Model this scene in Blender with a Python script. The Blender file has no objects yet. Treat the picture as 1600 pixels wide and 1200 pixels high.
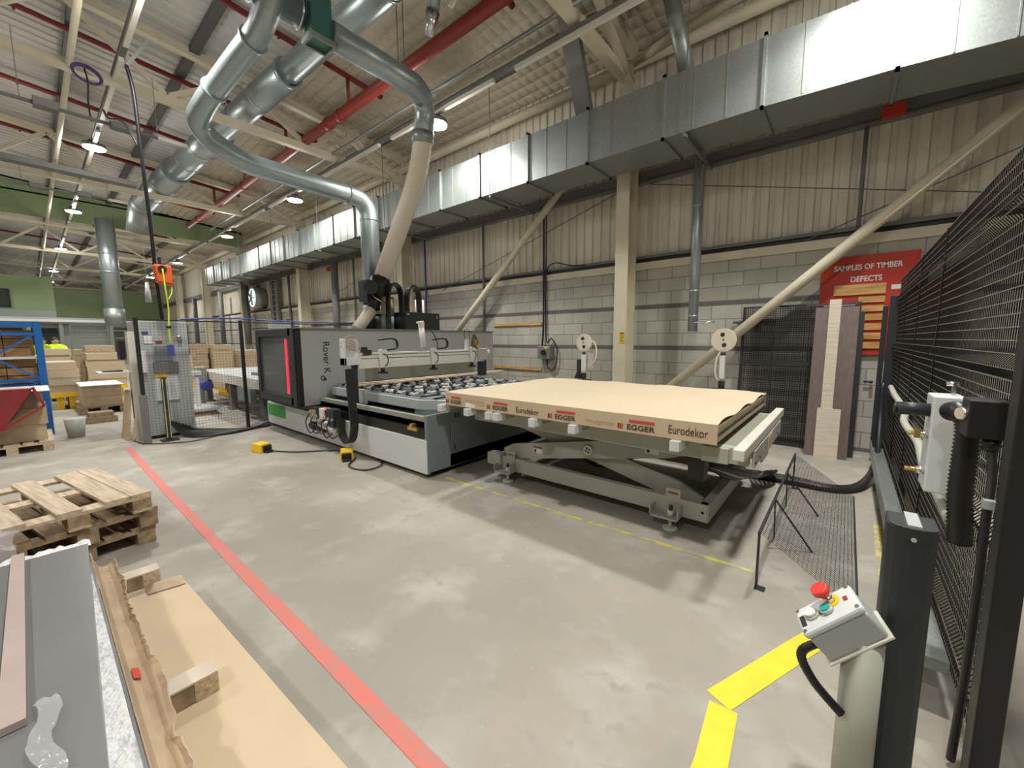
import bpy, bmesh, math, random
from mathutils import Vector, Matrix
random.seed(7)
PI = math.pi
S = bpy.context.scene
C = S.collection
# ------------------------------------------------------------------ camera, world, exposure
YAW, PIT, ROL, CAMH = math.radians(-39.9), math.radians(6.35), math.radians(-.24), 1.6
def _camera():
    cy, sy = math.cos(YAW), math.sin(YAW)
    f = Vector((sy, cy, 0)); r = Vector((cy, -sy, 0)); u = Vector((0, 0, 1))
    f2 = f*math.cos(PIT) - u*math.sin(PIT); u2 = u*math.cos(PIT) + f*math.sin(PIT)
    r3 = r*math.cos(ROL) + u2*math.sin(ROL); u3 = u2*math.cos(ROL) - r*math.sin(ROL)
    cd = bpy.data.cameras.new('camera'); co = bpy.data.objects.new('camera', cd); C.objects.link(co)
    m = Matrix((r3, u3, -f2)).transposed().to_4x4(); m.translation = Vector((0, 0, CAMH))
    co.matrix_world = m
    cd.sensor_width = 36; cd.lens = 625/1600*36; cd.clip_start = .05; cd.clip_end = 300
    S.camera = co
_camera()
w = bpy.data.worlds.new('world'); S.world = w; w.use_nodes = True
w.node_tree.nodes['Background'].inputs[0].default_value = (.75, .8, .85, 1)
w.node_tree.nodes['Background'].inputs[1].default_value = .3
S.view_settings.view_transform = 'Standard'; S.view_settings.look = 'None'
S.view_settings.exposure = 0.0; S.view_settings.gamma = 1
S.view_settings.use_curve_mapping = False
LAMP_W = 108; FILL_W = 60          # high-bay downlight, and fill added under each lamp to brighten roof and walls
# ------------------------------------------------------------------ materials
def mat(name, col, rough=.6, metal=0, var=.0, vscale=3, bump=0, bscale=40, col2=None, emit=0, stretch=None, alpha=1, trans=0, detail=4, lo=.35, hi=.65):
    m = bpy.data.materials.new(name); m.use_nodes = True
    nt = m.node_tree; N = nt.nodes; L = nt.links; b = N['Principled BSDF']
    b.inputs['Base Color'].default_value = (*col, 1); b.inputs['Roughness'].default_value = rough
    b.inputs['Metallic'].default_value = metal
    if alpha < 1: b.inputs['Alpha'].default_value = alpha
    if trans: b.inputs['Transmission Weight'].default_value = trans
    if emit:
        b.inputs['Emission Color'].default_value = (*col, 1); b.inputs['Emission Strength'].default_value = emit
    if var or bump or col2:
        tc = N.new('ShaderNodeTexCoord'); mp = N.new('ShaderNodeMapping')
        L.new(tc.outputs['Object'], mp.inputs[0])
        if stretch: mp.inputs['Scale'].default_value = stretch
    if var or col2:
        n = N.new('ShaderNodeTexNoise'); n.inputs['Scale'].default_value = vscale; n.inputs['Detail'].default_value = detail
        L.new(mp.outputs[0], n.inputs['Vector'])
        cr = N.new('ShaderNodeValToRGB'); L.new(n.outputs[0], cr.inputs[0])
        c2 = col2 if col2 else tuple(max(0, c*(1-var)) for c in col)
        cr.color_ramp.elements[0].color = (*c2, 1); cr.color_ramp.elements[0].position = lo
        cr.color_ramp.elements[1].color = (*col, 1); cr.color_ramp.elements[1].position = hi
        L.new(cr.outputs[0], b.inputs['Base Color'])
    if bump:
        n2 = N.new('ShaderNodeTexNoise'); n2.inputs['Scale'].default_value = bscale
        L.new(mp.outputs[0], n2.inputs['Vector'])
        bp = N.new('ShaderNodeBump'); bp.inputs['Strength'].default_value = bump; bp.inputs['Distance'].default_value = .02
        L.new(n2.outputs[0], bp.inputs['Height']); L.new(bp.outputs[0], b.inputs['Normal'])
    return m
def mix_more(m, scale, col, lo, hi, stretch=None, coord='Object'):
    """overlay another noise-driven colour on a material's base colour"""
    nt = m.node_tree; N = nt.nodes; L = nt.links; b = N['Principled BSDF']
    src = b.inputs['Base Color'].links[0].from_socket if b.inputs['Base Color'].links else None
    tc = N.new('ShaderNodeTexCoord'); mp = N.new('ShaderNodeMapping'); L.new(tc.outputs[coord], mp.inputs[0])
    if stretch: mp.inputs['Scale'].default_value = stretch
    n = N.new('ShaderNodeTexNoise'); n.inputs['Scale'].default_value = scale; n.inputs['Detail'].default_value = 6
    L.new(mp.outputs[0], n.inputs['Vector'])
    cr = N.new('ShaderNodeValToRGB'); L.new(n.outputs[0], cr.inputs[0])
    cr.color_ramp.elements[0].color = (0, 0, 0, 1); cr.color_ramp.elements[0].position = lo
    cr.color_ramp.elements[1].color = (1, 1, 1, 1); cr.color_ramp.elements[1].position = hi
    mx = N.new('ShaderNodeMix'); mx.data_type = 'RGBA'
    L.new(cr.outputs[0], mx.inputs['Factor'])
    if src: L.new(src, mx.inputs['A'])
    else: mx.inputs['A'].default_value = b.inputs['Base Color'].default_value
    mx.inputs['B'].default_value = (*col, 1)
    L.new(mx.outputs['Result'], b.inputs['Base Color'])
def block_mat(name, c1, c2, mortar, bw, rh, ms=.008):
    m = bpy.data.materials.new(name); m.use_nodes = True
    nt = m.node_tree; N = nt.nodes; L = nt.links; b = N['Principled BSDF']; b.inputs['Roughness'].default_value = .9
    uv = N.new('ShaderNodeTexCoord'); br = N.new('ShaderNodeTexBrick')
    L.new(uv.outputs['UV'], br.inputs['Vector'])
    br.inputs['Scale'].default_value = 1; br.inputs['Brick Width'].default_value = bw; br.inputs['Row Height'].default_value = rh
    br.inputs['Mortar Size'].default_value = ms; br.inputs['Mortar Smooth'].default_value = .1
    br.inputs['Color1'].default_value = (*c1, 1); br.inputs['Color2'].default_value = (*c2, 1); br.inputs['Mortar'].default_value = (*mortar, 1)
    no = N.new('ShaderNodeTexNoise'); no.inputs['Scale'].default_value = 2.5; no.inputs['Detail'].default_value = 8
    L.new(uv.outputs['UV'], no.inputs['Vector'])
    mx = N.new('ShaderNodeMix'); mx.data_type = 'RGBA'; mx.blend_type = 'MULTIPLY'; mx.inputs['Factor'].default_value = .35
    L.new(br.outputs['Color'], mx.inputs['A']); L.new(no.outputs[0], mx.inputs['B']); L.new(mx.outputs['Result'], b.inputs['Base Color'])
    bp = N.new('ShaderNodeBump'); bp.inputs['Strength'].default_value = .5; bp.inputs['Distance'].default_value = .01; bp.invert = True
    L.new(br.outputs['Fac'], bp.inputs['Height']); L.new(bp.outputs[0], b.inputs['Normal'])
    return m
def galv(name, base, rough=.38, metal=.75, sc=60):
    m = bpy.data.materials.new(name); m.use_nodes = True
    nt = m.node_tree; N = nt.nodes; L = nt.links; b = N['Principled BSDF']
    b.inputs['Metallic'].default_value = metal
    tc = N.new('ShaderNodeTexCoord'); v = N.new('ShaderNodeTexVoronoi'); v.inputs['Scale'].default_value = sc
    L.new(tc.outputs['Object'], v.inputs['Vector'])
    cr = N.new('ShaderNodeValToRGB'); L.new(v.outputs['Color'], cr.inputs[0])
    cr.color_ramp.elements[0].color = (*[c*.82 for c in base], 1); cr.color_ramp.elements[1].color = (*base, 1)
    L.new(cr.outputs[0], b.inputs['Base Color'])
    no = N.new('ShaderNodeTexNoise'); no.inputs['Scale'].default_value = 1.3; L.new(tc.outputs['Object'], no.inputs['Vector'])
    mr = N.new('ShaderNodeMapRange'); mr.inputs['To Min'].default_value = rough-.1; mr.inputs['To Max'].default_value = rough+.14
    L.new(no.outputs[0], mr.inputs['Value']); L.new(mr.outputs[0], b.inputs['Roughness'])
    return m
M = {}
M['floor'] = mat('concrete_floor', (.375, .345, .29), .72, col2=(.29, .265, .22), vscale=.8, bump=.06, bscale=25, detail=10)
mix_more(M['floor'], .45, (.27, .252, .22), .5, .72)
mix_more(M['floor'], 2.2, (.43, .405, .36), .50, .72)
mix_more(M['floor'], 9, (.30, .28, .245), .56, .72)
mix_more(M['floor'], 22, (.47, .45, .42), .70, .78)
M['block'] = block_mat('grey_blockwork', (.56, .54, .465), (.47, .455, .39), (.31, .30, .255), .45, .225)
M['darkbrick'] = block_mat('dark_brick_course', (.165, .165, .155), (.135, .135, .125), (.23, .23, .20), .225, .075, .005)
M['sheet'] = mat('cladding_sheet', (.74, .69, .58), .6, var=.16, vscale=2, stretch=(3, 1, .35))
mix_more(M['sheet'], 6, (.36, .31, .22), .60, .90, (2.2, 1, .25))
M['roof'] = mat('roof_sheet', (.60, .585, .545), .6, var=.12, vscale=1.2)
mix_more(M['roof'], 5, (.42, .33, .22), .68, .85, (2.5, .4, 1))
M['quilt'] = mat('netted_insulation', (.50, .45, .35), .8, var=.08, vscale=2)
M['purl'] = mat('dark_purlin_steel', (.085, .09, .08), .6, var=.15)
M['green'] = mat('green_paint', (.24, .31, .16), .7, var=.1, vscale=1)
M['cream'] = mat('cream_steel', (.68, .62, .47), .5, var=.1, vscale=2.5)
M['creamwhite'] = mat('pale_steel', (.70, .68, .60), .5, var=.06, vscale=2)
M['graysteel'] = mat('grey_steel', (.17, .175, .165), .6, var=.15, vscale=3)
M['palegray'] = mat('pale_grey_paint', (.44, .46, .45), .42, var=.04, vscale=2)
M['white'] = mat('white_paint', (.66, .69, .68), .4, var=.04, vscale=2)
M['midgray'] = mat('mid_grey_paint', (.20, .225, .24), .45, var=.06, vscale=2)
M['liftgray'] = mat('lift_grey_paint', (.42, .43, .36), .5, var=.08, vscale=3)
M['dark'] = mat('dark_grey_metal', (.022, .027, .030), .45, var=.1)
M['black'] = mat('black_plastic', (.012, .012, .013), .45)
M['blackwire'] = mat('black_wire', (.02, .021, .024), .28, metal=.3)
M['wireglint'] = mat('glint_coloured_wire', (.50, .47, .38), .38, metal=.75)  # lamp glint on the black horizontal wires, put into a paler colour
M['rubber'] = mat('black_rubber', (.016, .016, .017), .4)
M['red'] = mat('red_sign_paint', (.50, .035, .018), .55, var=.12, vscale=3)
M['redpipe'] = mat('red_pipe_paint', (.28, .035, .025), .45, var=.1)
M['redrod'] = mat('dark_red_paint', (.20, .02, .018), .5)
M['redskip'] = mat('red_skip_paint', (.28, .03, .03), .45, var=.2, vscale=3)
M['redbtn'] = mat('red_button', (.75, .05, .04), .35)
M['green_btn'] = mat('green_button', (.02, .42, .38), .35)
M['orange'] = mat('orange_plastic', (.75, .12, .03), .4)
M['yellow'] = mat('yellow_plastic', (.85, .55, .01), .45)
M['yeltape'] = mat('yellow_floor_paint', (.85, .66, .03), .6, var=.12, vscale=9)
M['yelworn'] = mat('worn_yellow_paint', (.60, .52, .12), .6, col2=(.36, .34, .27), vscale=9, lo=.42, hi=.55)
M['redline'] = mat('red_floor_paint', (.62, .17, .14), .6, col2=(.45, .22, .18), vscale=7, lo=.3, hi=.55)
M['hivis'] = mat('hi_vis_fabric', (.62, .85, .02), .7)
M['cable_y'] = mat('yellow_green_cable', (.62, .75, .03), .5)
M['blue'] = mat('blue_rack_paint', (.015, .13, .42), .4, var=.1)
M['bluec'] = mat('blue_plastic', (.05, .06, .30), .5)
M['purple'] = mat('purple_cable', (.09, .05, .20), .5)
M['ledred'] = mat('red_light_strip', (1, .02, .04), .4, emit=1.6)
M['lampglow'] = mat('lamp_lens', (.93, .95, 1), .4, emit=45)
M['glass'] = mat('tinted_window', (.15, .16, .17), .10, alpha=.5)
M['tealglass'] = mat('teal_clear_panel', (.05, .17, .15), .3, var=.1)
M['galv'] = galv('galvanised_sheet', (.36, .39, .375), rough=.45)
M['galvb'] = galv('galvanised_spiral_duct', (.42, .48, .50), rough=.34)
M['hosec'] = mat('cream_flexible_hose', (.74, .66, .53), .45, var=.05)
M['hoseb'] = mat('translucent_brown_hose', (.36, .29, .17), .35, var=.2)
M['kraft'] = mat('kraft_cardboard', (.60, .465, .31), .75, var=.07, vscale=3)
M['kraftp'] = mat('pale_kraft_wrap', (.60, .49, .345), .7, var=.05, vscale=2)
M['cardb'] = mat('brown_corrugated_card', (.53, .40, .27), .8, var=.18, vscale=6)
M['mdf'] = mat('mdf_board_edges', (.58, .46, .31), .75, var=.08, vscale=3, stretch=(1, 1, 22))
M['chip'] = mat('chipboard', (.62, .52, .35), .8, col2=(.40, .30, .17), vscale=60)
M['timber'] = mat('pale_pine', (.62, .49, .345), .65, col2=(.40, .31, .22), vscale=7, stretch=(.5, 5, 5))
M['timberold'] = mat('weathered_pallet_wood', (.40, .285, .175), .75, col2=(.22, .155, .095), vscale=5, stretch=(.6, 4, 4))
M['pine'] = mat('varnished_pine_sample', (.70, .42, .15), .5, col2=(.45, .24, .07), vscale=4, stretch=(.8, 1, 7))
M['orangewood'] = mat('stacked_orange_timber', (.46, .25, .10), .7, col2=(.33, .17, .07), vscale=3, stretch=(1, 1, 12))
M['brownlam'] = mat('brown_laminate', (.17, .125, .105), .5, col2=(.13, .095, .08), vscale=8, stretch=(6, 6, .5))
M['paleoak'] = mat('pale_oak_laminate', (.62, .54, .43), .5, col2=(.52, .44, .34), vscale=6, stretch=(.5, 1, 7))
M['greyboard'] = mat('grey_laminate', (.19, .19, .192), .22, var=.06, vscale=2)
M['pinkboard'] = mat('pale_pink_strip', (.44, .345, .31), .5, var=.1, vscale=6)
M['foam'] = mat('white_foam_wrap', (.80, .80, .80), .35, var=.1, vscale=9, bump=.8, bscale=30)
M['film'] = mat('clear_plastic_film', (.75, .73, .76), .15, alpha=.32, bump=.9, bscale=14)
M['paper'] = mat('white_paper', (.78, .78, .76), .7)
M['print'] = mat('dark_print', (.08, .045, .025), .8)
M['printred'] = mat('red_print', (.58, .07, .04), .8)
M['brass'] = mat('brass', (.6, .42, .12), .3, metal=.9)
M['chrome'] = mat('bright_steel', (.7, .7, .7), .25, metal=1)
M['skin'] = mat('skin', (.55, .33, .24), .6)
M['navy'] = mat('dark_work_trousers', (.03, .035, .05), .8)
M['grass'] = mat('green_label', (.05, .36, .06), .5)
M['meshbrown'] = mat('dark_backing', (.05, .05, .045), .7)
M['concrete_wall'] = mat('far_wall_paint', (.40, .39, .34), .8, var=.1)
M['darkglass'] = mat('dark_window_glass', (.03, .04, .035), .15)
M['sky'] = mat('daylight_pane', (.75, .88, 1), .5, emit=1.3)
M['panel_green'] = mat('green_door_panel', (.07, .12, .10), .6)
# ------------------------------------------------------------------ geometry helpers
WM = {}
def setp(o, label=None, cat=None, group=None, kind=None):
    if label: o['label'] = label
    if cat: o['category'] = cat
    if group: o['group'] = group
    if kind: o['kind'] = kind
    return o
def thing(name, label, cat, loc=(0, 0, 0), rz=0, group=None):
    o = bpy.data.objects.new(name, None); C.objects.link(o)
    o.location = loc; o.rotation_euler = (0, 0, rz); o.empty_display_size = .1
    WM[o.name] = Matrix.Translation(Vector(loc)) @ Matrix.Rotation(rz, 4, 'Z')
    return setp(o, label, cat, group)
class MB:
    def __init__(s): s.v = []; s.f = []; s.mi = []; s.uv = {}; s.sm = []
    def add(s, vs, fs, mi=0, sm=False):
        o = len(s.v); s.v += [Vector(v) for v in vs]
        for f in fs: s.f.append([i+o for i in f]); s.mi.append(mi); s.sm.append(sm)
        return s
    def box(s, x0, x1, y0, y1, z0, z1, mi=0, R=None, c=None):
        vs = [Vector((x, y, z)) for z in (z0, z1) for y in (y0, y1) for x in (x0, x1)]
        if R is not None:
            cc = Vector(c) if c is not None else Vector(((x0+x1)/2, (y0+y1)/2, (z0+z1)/2))
            vs = [cc + R @ (v-cc) for v in vs]
        return s.add(vs, [(0, 2, 3, 1), (4, 5, 7, 6), (0, 1, 5, 4), (2, 6, 7, 3), (0, 4, 6, 2), (1, 3, 7, 5)], mi)
    def hexa(s, b, t, mi=0):
        n = len(b)
        fs = [tuple(reversed(range(n))), tuple(range(n, 2*n))] + [(i, (i+1) % n, (i+1) % n+n, i+n) for i in range(n)]
        return s.add(list(b)+list(t), fs, mi)
    def bar(s, p, q, wx, wz, up=(0, 0, 1), mi=0):
        """box beam from p to q, wx wide, wz deep along up"""
        p, q = Vector(p), Vector(q); d = (q-p).normalized(); u = Vector(up); sd = d.cross(u)
        if sd.length < 1e-4: u = Vector((1, 0, 0)); sd = d.cross(u)
        sd.normalize(); u = sd.cross(d).normalized()
        r = [(-1, -1), (1, -1), (1, 1), (-1, 1)]
        return s.hexa([p+sd*(a*wx/2)+u*(b*wz/2) for a, b in r], [q+sd*(a*wx/2)+u*(b*wz/2) for a, b in r], mi)
    def tube(s, pts, r, n=12, caps=True, mi=0, closed=False):
        pts = [Vector(p) for p in pts]; m = len(pts); rs = r if isinstance(r, (list, tuple)) else [r]*m
        T = []
        for i in range(m):
            a = pts[max(i-1, 0)]; b = pts[min(i+1, m-1)]; T.append((b-a).normalized())
        u = T[0].orthogonal().normalized(); vs = []
        for i in range(m):
            if i:
                q = T[i-1].rotation_difference(T[i]); u = q @ u; u = (u - T[i]*u.dot(T[i])).normalized()
            v = T[i].cross(u)
            vs += [pts[i] + (u*math.cos(2*PI*k/n)+v*math.sin(2*PI*k/n))*rs[i] for k in range(n)]
        fs = [(i*n+k, i*n+(k+1) % n, (i+1)*n+(k+1) % n, (i+1)*n+k) for i in range(m-1) for k in range(n)]
        s.add(vs, fs, mi, n > 4)
        if caps:
            o = len(s.v)-len(vs)
            s.f.append([o+k for k in reversed(range(n))]); s.mi.append(mi); s.sm.append(False)
            s.f.append([o+(m-1)*n+k for k in range(n)]); s.mi.append(mi); s.sm.append(False)
        return s
    def cyl(s, p, q, r, n=16, r2=None, mi=0): return s.tube([p, q], [r, r if r2 is None else r2], n, True, mi)
    def wire(s, p, q, r, mi=0): return s.tube([p, q], r, 4, False, mi)
    def sphere(s, c, r, n=10, sc=(1, 1, 1), mi=0):
        c = Vector(c); vs = []; k = n//2
        for i in range(k+1):
            a = PI*i/k
            for j in range(n): vs.append(c+Vector((r*sc[0]*math.sin(a)*math.cos(2*PI*j/n), r*sc[1]*math.sin(a)*math.sin(2*PI*j/n), r*sc[2]*math.cos(a))))
        return s.add(vs, [(i*n+j, (i+1)*n+j, (i+1)*n+(j+1) % n, i*n+(j+1) % n) for i in range(k) for j in range(n)], mi, True)
    def quad(s, a, b, c, d, mi=0, uv=None):
        s.add([a, b, c, d], [(0, 1, 2, 3)], mi)
        if uv: s.uv[len(s.f)-1] = uv
        return s
    def build(s, name, m, parent=None, local=False, bevel=0, label=None, cat=None, group=None, kind=None, ground=False):
        if not s.v: return None
        if parent is not None and not local:
            inv = WM[parent.name].inverted(); vs = [inv @ v for v in s.v]; loc = None
        elif parent is None:
            mn = Vector([min(v[i] for v in s.v) for i in range(3)]); mx = Vector([max(v[i] for v in s.v) for i in range(3)])
            loc = Vector(((mn.x+mx.x)/2, (mn.y+mx.y)/2, mn.z))
            if kind == 'structure': loc = Vector((0, 0, 0))
            vs = [v-loc for v in s.v]
        else: vs = s.v; loc = None
        me = bpy.data.meshes.new(name); me.from_pydata([tuple(v) for v in vs], [], s.f)
        for x in (m if isinstance(m, (list, tuple)) else [m]): me.materials.append(M[x])
        me.polygons.foreach_set('material_index', s.mi); me.polygons.foreach_set('use_smooth', s.sm)
        if s.uv:
            ul = me.uv_layers.new(name='UVMap')
            for pi, co in s.uv.items():
                for k, li in enumerate(me.polygons[pi].loop_indices): ul.data[li].uv = co[k]
        me.update()
        o = bpy.data.objects.new(name, me); C.objects.link(o)
        if parent is not None:
            o.parent = parent; WM[o.name] = WM[parent.name].copy()
        else:
            o.location = loc; WM[o.name] = Matrix.Translation(loc)
        if bevel:
            bv = o.modifiers.new('bevel', 'BEVEL'); bv.width = bevel; bv.segments = 2; bv.limit_method = 'ANGLE'
        return setp(o, label, cat, group, kind)
def fillet(pts, rad, n=6):
    pts = [Vector(p) for p in pts]; out = [pts[0]]
    for i in range(1, len(pts)-1):
        a, b, c = pts[i-1], pts[i], pts[i+1]
        d1 = (a-b); d2 = (c-b); r = min(rad, d1.length*.49, d2.length*.49)
        p = b+d1.normalized()*r; q = b+d2.normalized()*r
        for k in range(n+1):
            t = k/n; out.append(p*(1-t)**2 + b*2*t*(1-t) + q*t*t)
    out.append(pts[-1]); return out
def spline(pts, n=8):
    P = [Vector(p) for p in pts]; P = [P[0]*2-P[1]]+P+[P[-1]*2-P[-2]]; out = []
    for i in range(1, len(P)-2):
        a, b, c, d = P[i-1:i+3]
        for k in range(n):
            t = k/n; out.append(.5*((2*b)+(c-a)*t+(2*a-5*b+4*c-d)*t*t+(3*b-a-3*c+d)*t**3))
    out.append(P[-2]); return out
def bands(L_, r, m, parent, n=26, name='joint_band'):
    for p_, q_ in L_: MB().cyl(p_, q_, r, n).build(name, m, parent)
def tube_thing(name, pts, r, m, label, cat, n=8, group=None, sm=8, parent=None, raw=False):
    p = pts if raw else spline(pts, sm)
    o = MB().tube(p, r, n).build(name, m, parent)
    if parent is None: setp(o, label, cat, group)
    return o
def ringed(pts, r, amp, pitch):
    """resample a path and modulate its radius, for corrugated hoses"""
    P = spline(pts, 24); L = [0]
    for i in range(1, len(P)): L.append(L[-1]+(P[i]-P[i-1]).length)
    n = int(L[-1]/pitch*2); out = []; rs = []; j = 0
    for k in range(n+1):
        t = L[-1]*k/n
        while j < len(L)-2 and L[j+1] < t: j += 1
        u = (t-L[j])/max(1e-9, L[j+1]-L[j]); out.append(P[j].lerp(P[j+1], min(1, u))); rs.append(r+(amp if k % 2 else -amp))
    return out, rs
def text(s, size, loc, xdir, ydir, m, parent, name='lettering', width=None, bold=0):
    cu = bpy.data.curves.new('txt', 'FONT'); cu.body = s; cu.size = size; cu.extrude = .0008; cu.align_x = 'CENTER'; cu.align_y = 'CENTER'; cu.offset = bold
    t = bpy.data.objects.new('txt', cu); C.objects.link(t)
    dg = bpy.context.evaluated_depsgraph_get(); me = bpy.data.meshes.new_from_object(t.evaluated_get(dg))
    bpy.data.objects.remove(t)
    x = Vector(xdir).normalized(); y = Vector(ydir).normalized(); z = x.cross(y)
    k = 1
    if width:
        xs = [v.co.x for v in me.vertices]; k = width/(max(xs)-min(xs))
    R = Matrix((x, y, z)).transposed().to_4x4(); R.translation = Vector(loc)
    me.transform(Matrix.Diagonal((k, 1, 1, 1)))
    me.transform(WM[parent.name].inverted() @ R)
    me.materials.clear(); me.materials.append(M[m])
    o = bpy.data.objects.new(name, me); C.objects.link(o); o.parent = parent; WM[o.name] = WM[parent.name].copy()
    return o
def copy_tree(o, parent=None):
    c = o.copy(); C.objects.link(c); c.parent = parent
    for ch in list(o.children): copy_tree(ch, c)
    return c
def Rz(a): return Matrix.Rotation(a, 3, 'Z')
def Rx(a): return Matrix.Rotation(a, 3, 'X')
def Ry(a): return Matrix.Rotation(a, 3, 'Y')
# ------------------------------------------------------------------ the building shell
XL, XR, YB, YW = -58., 5., -12., 7.4
def roofz(y): return 6.72 + (YW-y)*.085
MB().box(XL, XR, YB, YW+.3, -.1, 0).build('floor', 'floor', kind='structure')
b = MB()
def wz(z0, z1, mi, off=0): b.quad((XL, YW, z0), (XR, YW, z0), (XR, YW, z1), (XL, YW, z1), mi, [(XL, off), (XR, off), (XR, off+z1-z0), (XL, off+z1-z0)])
wz(0, .05, 1); wz(.05, 1.40, 0); wz(1.40, 1.475, 1); wz(1.475, 2.15, 0, .225); wz(2.15, 2.225, 1); wz(2.225, 2.9, 0)
b.quad((XL, YW, 2.9), (XR, YW, 2.9), (XR, YW+.25, 2.9), (XL, YW+.25, 2.9), 0, [(0, 0)]*4)
b.quad((XL, YW, 0), (XL, YW+.25, 0), (XL, YW+.25, 2.9), (XL, YW, 2.9), 0, [(0, 0)]*4)
# profiled cladding above the blockwork
P = .19; x = XL; prof = []
while x < XR:
    prof += [(x, 0), (x+.10, 0), (x+.118, .035), (x+.172, .035)]; x += P
def clad(z0, z1):
    vs = []; n = len(prof)
    for z in (z0, z1): vs += [(px, YW+.09+py, z) for px, py in prof]
    b.add(vs, [(i, i+1, n+i+1, n+i) for i in range(n-1)], 2)
clad(2.9, roofz(YW)+.1)
b.build('wall_right', ['block', 'darkbrick', 'sheet'], kind='structure')
MB().box(XL-.2, XL, YB, YW+.3, 0, 9).build('wall_far', 'concrete_wall', kind='structure')
MB().box(XR, XR+.2, YB, YW+.3, 0, 9).build('wall_near', 'concrete_wall', kind='structure')
MB().box(XL, XR, YB-.2, YB, 0, 9).build('wall_left', 'concrete_wall', kind='structure')
# sill strip, gutter rail and girts on the wall
MB().box(XL, XR, YW-.03, YW+.1, 2.87, 3.0).build('trim_1', 'cream', kind='structure')
MB().box(XL, XR, YW+.02, YW+.12, 3.0, 3.07).build('trim_2', 'black', kind='structure')  # black strip stands in for the dark gap above the sill
MB().box(XL, XR, YW-.02, YW+.1, 3.07, 3.12).build('trim_3', 'graysteel', kind='structure')
MB().box(XL, XR, YW-.04, YW+.08, 4.42, 4.60).box(XL, XR, YW-.10, YW+.02, 4.38, 4.41).build('trim_4', 'graysteel', kind='structure')
# roof sheets: ribs run down the slope
b = MB(); yq = 4.0
def roofpart(y0, y1, pitch, dep, mi, dz=0):
    prof = []; x = XL
    while x < XR: prof += [(x, 0), (x+pitch*.55, 0), (x+pitch*.65, dep), (x+pitch*.9, dep)]; x += pitch
    n = len(prof); vs = []
    for y in (y0, y1): vs += [(px, y, roofz(y)+pz+dz) for px, pz in prof]
    b.add(vs, [(i, n+i, n+i+1, i+1) for i in range(n-1)], mi)
roofpart(YB, yq, .25, .028, 0)
# quilted insulation held by netting
nx, pitch = 0, .30
def quilt():
    def part(x0, x1, dx, ny, amp):
        n = int((x1-x0)/dx)+1; xs = [x0+i*(x1-x0)/(n-1) for i in range(n)]; ys = [yq+i*(YW+.1-yq)/ny for i in range(ny+1)]; vs = []
        for y in ys:
            for xx in xs:
                h = amp*(abs(math.sin(PI*xx/.21))**.6)*(abs(math.sin(PI*y/.25))**.6)
                vs.append((xx, y, roofz(y)+.035-h))
        b.add(vs, [(j*n+i, (j+1)*n+i, (j+1)*n+i+1, j*n+i+1) for j in range(ny) for i in range(n-1)], 1)
    part(-24, XR, .035, 112, .05); part(XL, -24, .5, 6, .0)
quilt()
b.build('ceiling', ['roof', 'quilt'], kind='structure')
# ------------------------------------------------------------------ lamps
def lamp(x, y, z, label, group, trk, i):
    t = thing('high_bay_lamp', label, 'ceiling light', (x, y, z), 0, group)
    MB().cyl((x, y, z+.02), (x, y, z+.09), .20, 20).cyl((x, y, z+.09), (x, y, z+.17), .09, 14).build('housing', 'graysteel', t)
    MB().cyl((x, y, z), (x, y, z+.02), .185, 20).build('lens', 'lampglow', t)
    if trk > z+.2: MB().wire((x, y, z+.17), (x, y, trk), .008).build('hanger', 'graysteel', t)
    ld = bpy.data.lights.new('lamp_light', 'AREA'); ld.shape = 'DISK'; ld.size = .34; ld.energy = LAMP_W; ld.color = (1, .985, .93); ld.spread = math.radians(135)
    lo = bpy.data.objects.new('lamp_light', ld); C.objects.link(lo); lo.parent = t; lo.location = (0, 0, -.01)
    pd = bpy.data.lights.new('fill_light', 'POINT'); pd.energy = FILL_W; pd.shadow_soft_size = .16; pd.color = (1, .97, .9)
    po = bpy.data.objects.new('fill_light', pd); C.objects.link(po); po.parent = t; po.location = (0, 0, -.2)  # added point light below the lens, lifting ceiling and walls
names1 = ['lowest row member over the wooden pallets', 'second', 'third', 'fourth', 'fifth', 'sixth', 'seventh']
ordn = ['nearest', 'second', 'third', 'fourth', 'fifth', 'sixth', 'seventh', 'eighth']
for i, x in enumerate((.08, -6.15, -12.4, -18.6, -26.7, -34.)):
    lamp(x, 5.2, 5.56, 'round LED lamp, %s on the light run beside the rectangular wall duct' % ordn[i], 'lamps along the wall-side light run', 5.76, i)
for i, x in enumerate((-.2, -6.85, -13.3, -20.2, -28.7, -38., -45., -53.)):
    lamp(x, 1.3, 5.9, 'round LED lamp, %s on the light run left of the fat round ducts' % ordn[i], 'lamps along the left light run', 6.05, i)
for i, x in enumerate((0., -6.8, -13.5, -20.5, -30.)):  # row lies beyond view, added for ambient light
    lamp(x, -3.6, 5.9, 'round LED lamp, %s on the unseen light run furthest left' % ordn[i], 'unseen lamps along the far left light run', 6.05, i)
for y, x0, lab, px in ((5.2, 2., 'long pale strip of light trunking beside the wall duct', -44), (1.3, 1., 'long pale light trunking above the pallets and blue rack', -54), (-3.6, 1., 'light trunking out on the far left of the roof', -54)):
    zt = 5.74 if y > 5 else 5.96
    t = thing('light_trunking', lab, 'light trunking', (x0, y, zt))
    b = MB(); xx = x0
    while xx > px:
        b.box(xx-2.9, xx, y-.032, y+.032, zt+.01, zt+.07); xx -= 3.35
    b.build('cover_strip', 'creamwhite', t)
    MB().box(px, x0, y-.045, y+.045, zt+.07, zt+.13).build('rail', 'graysteel', t)
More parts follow.
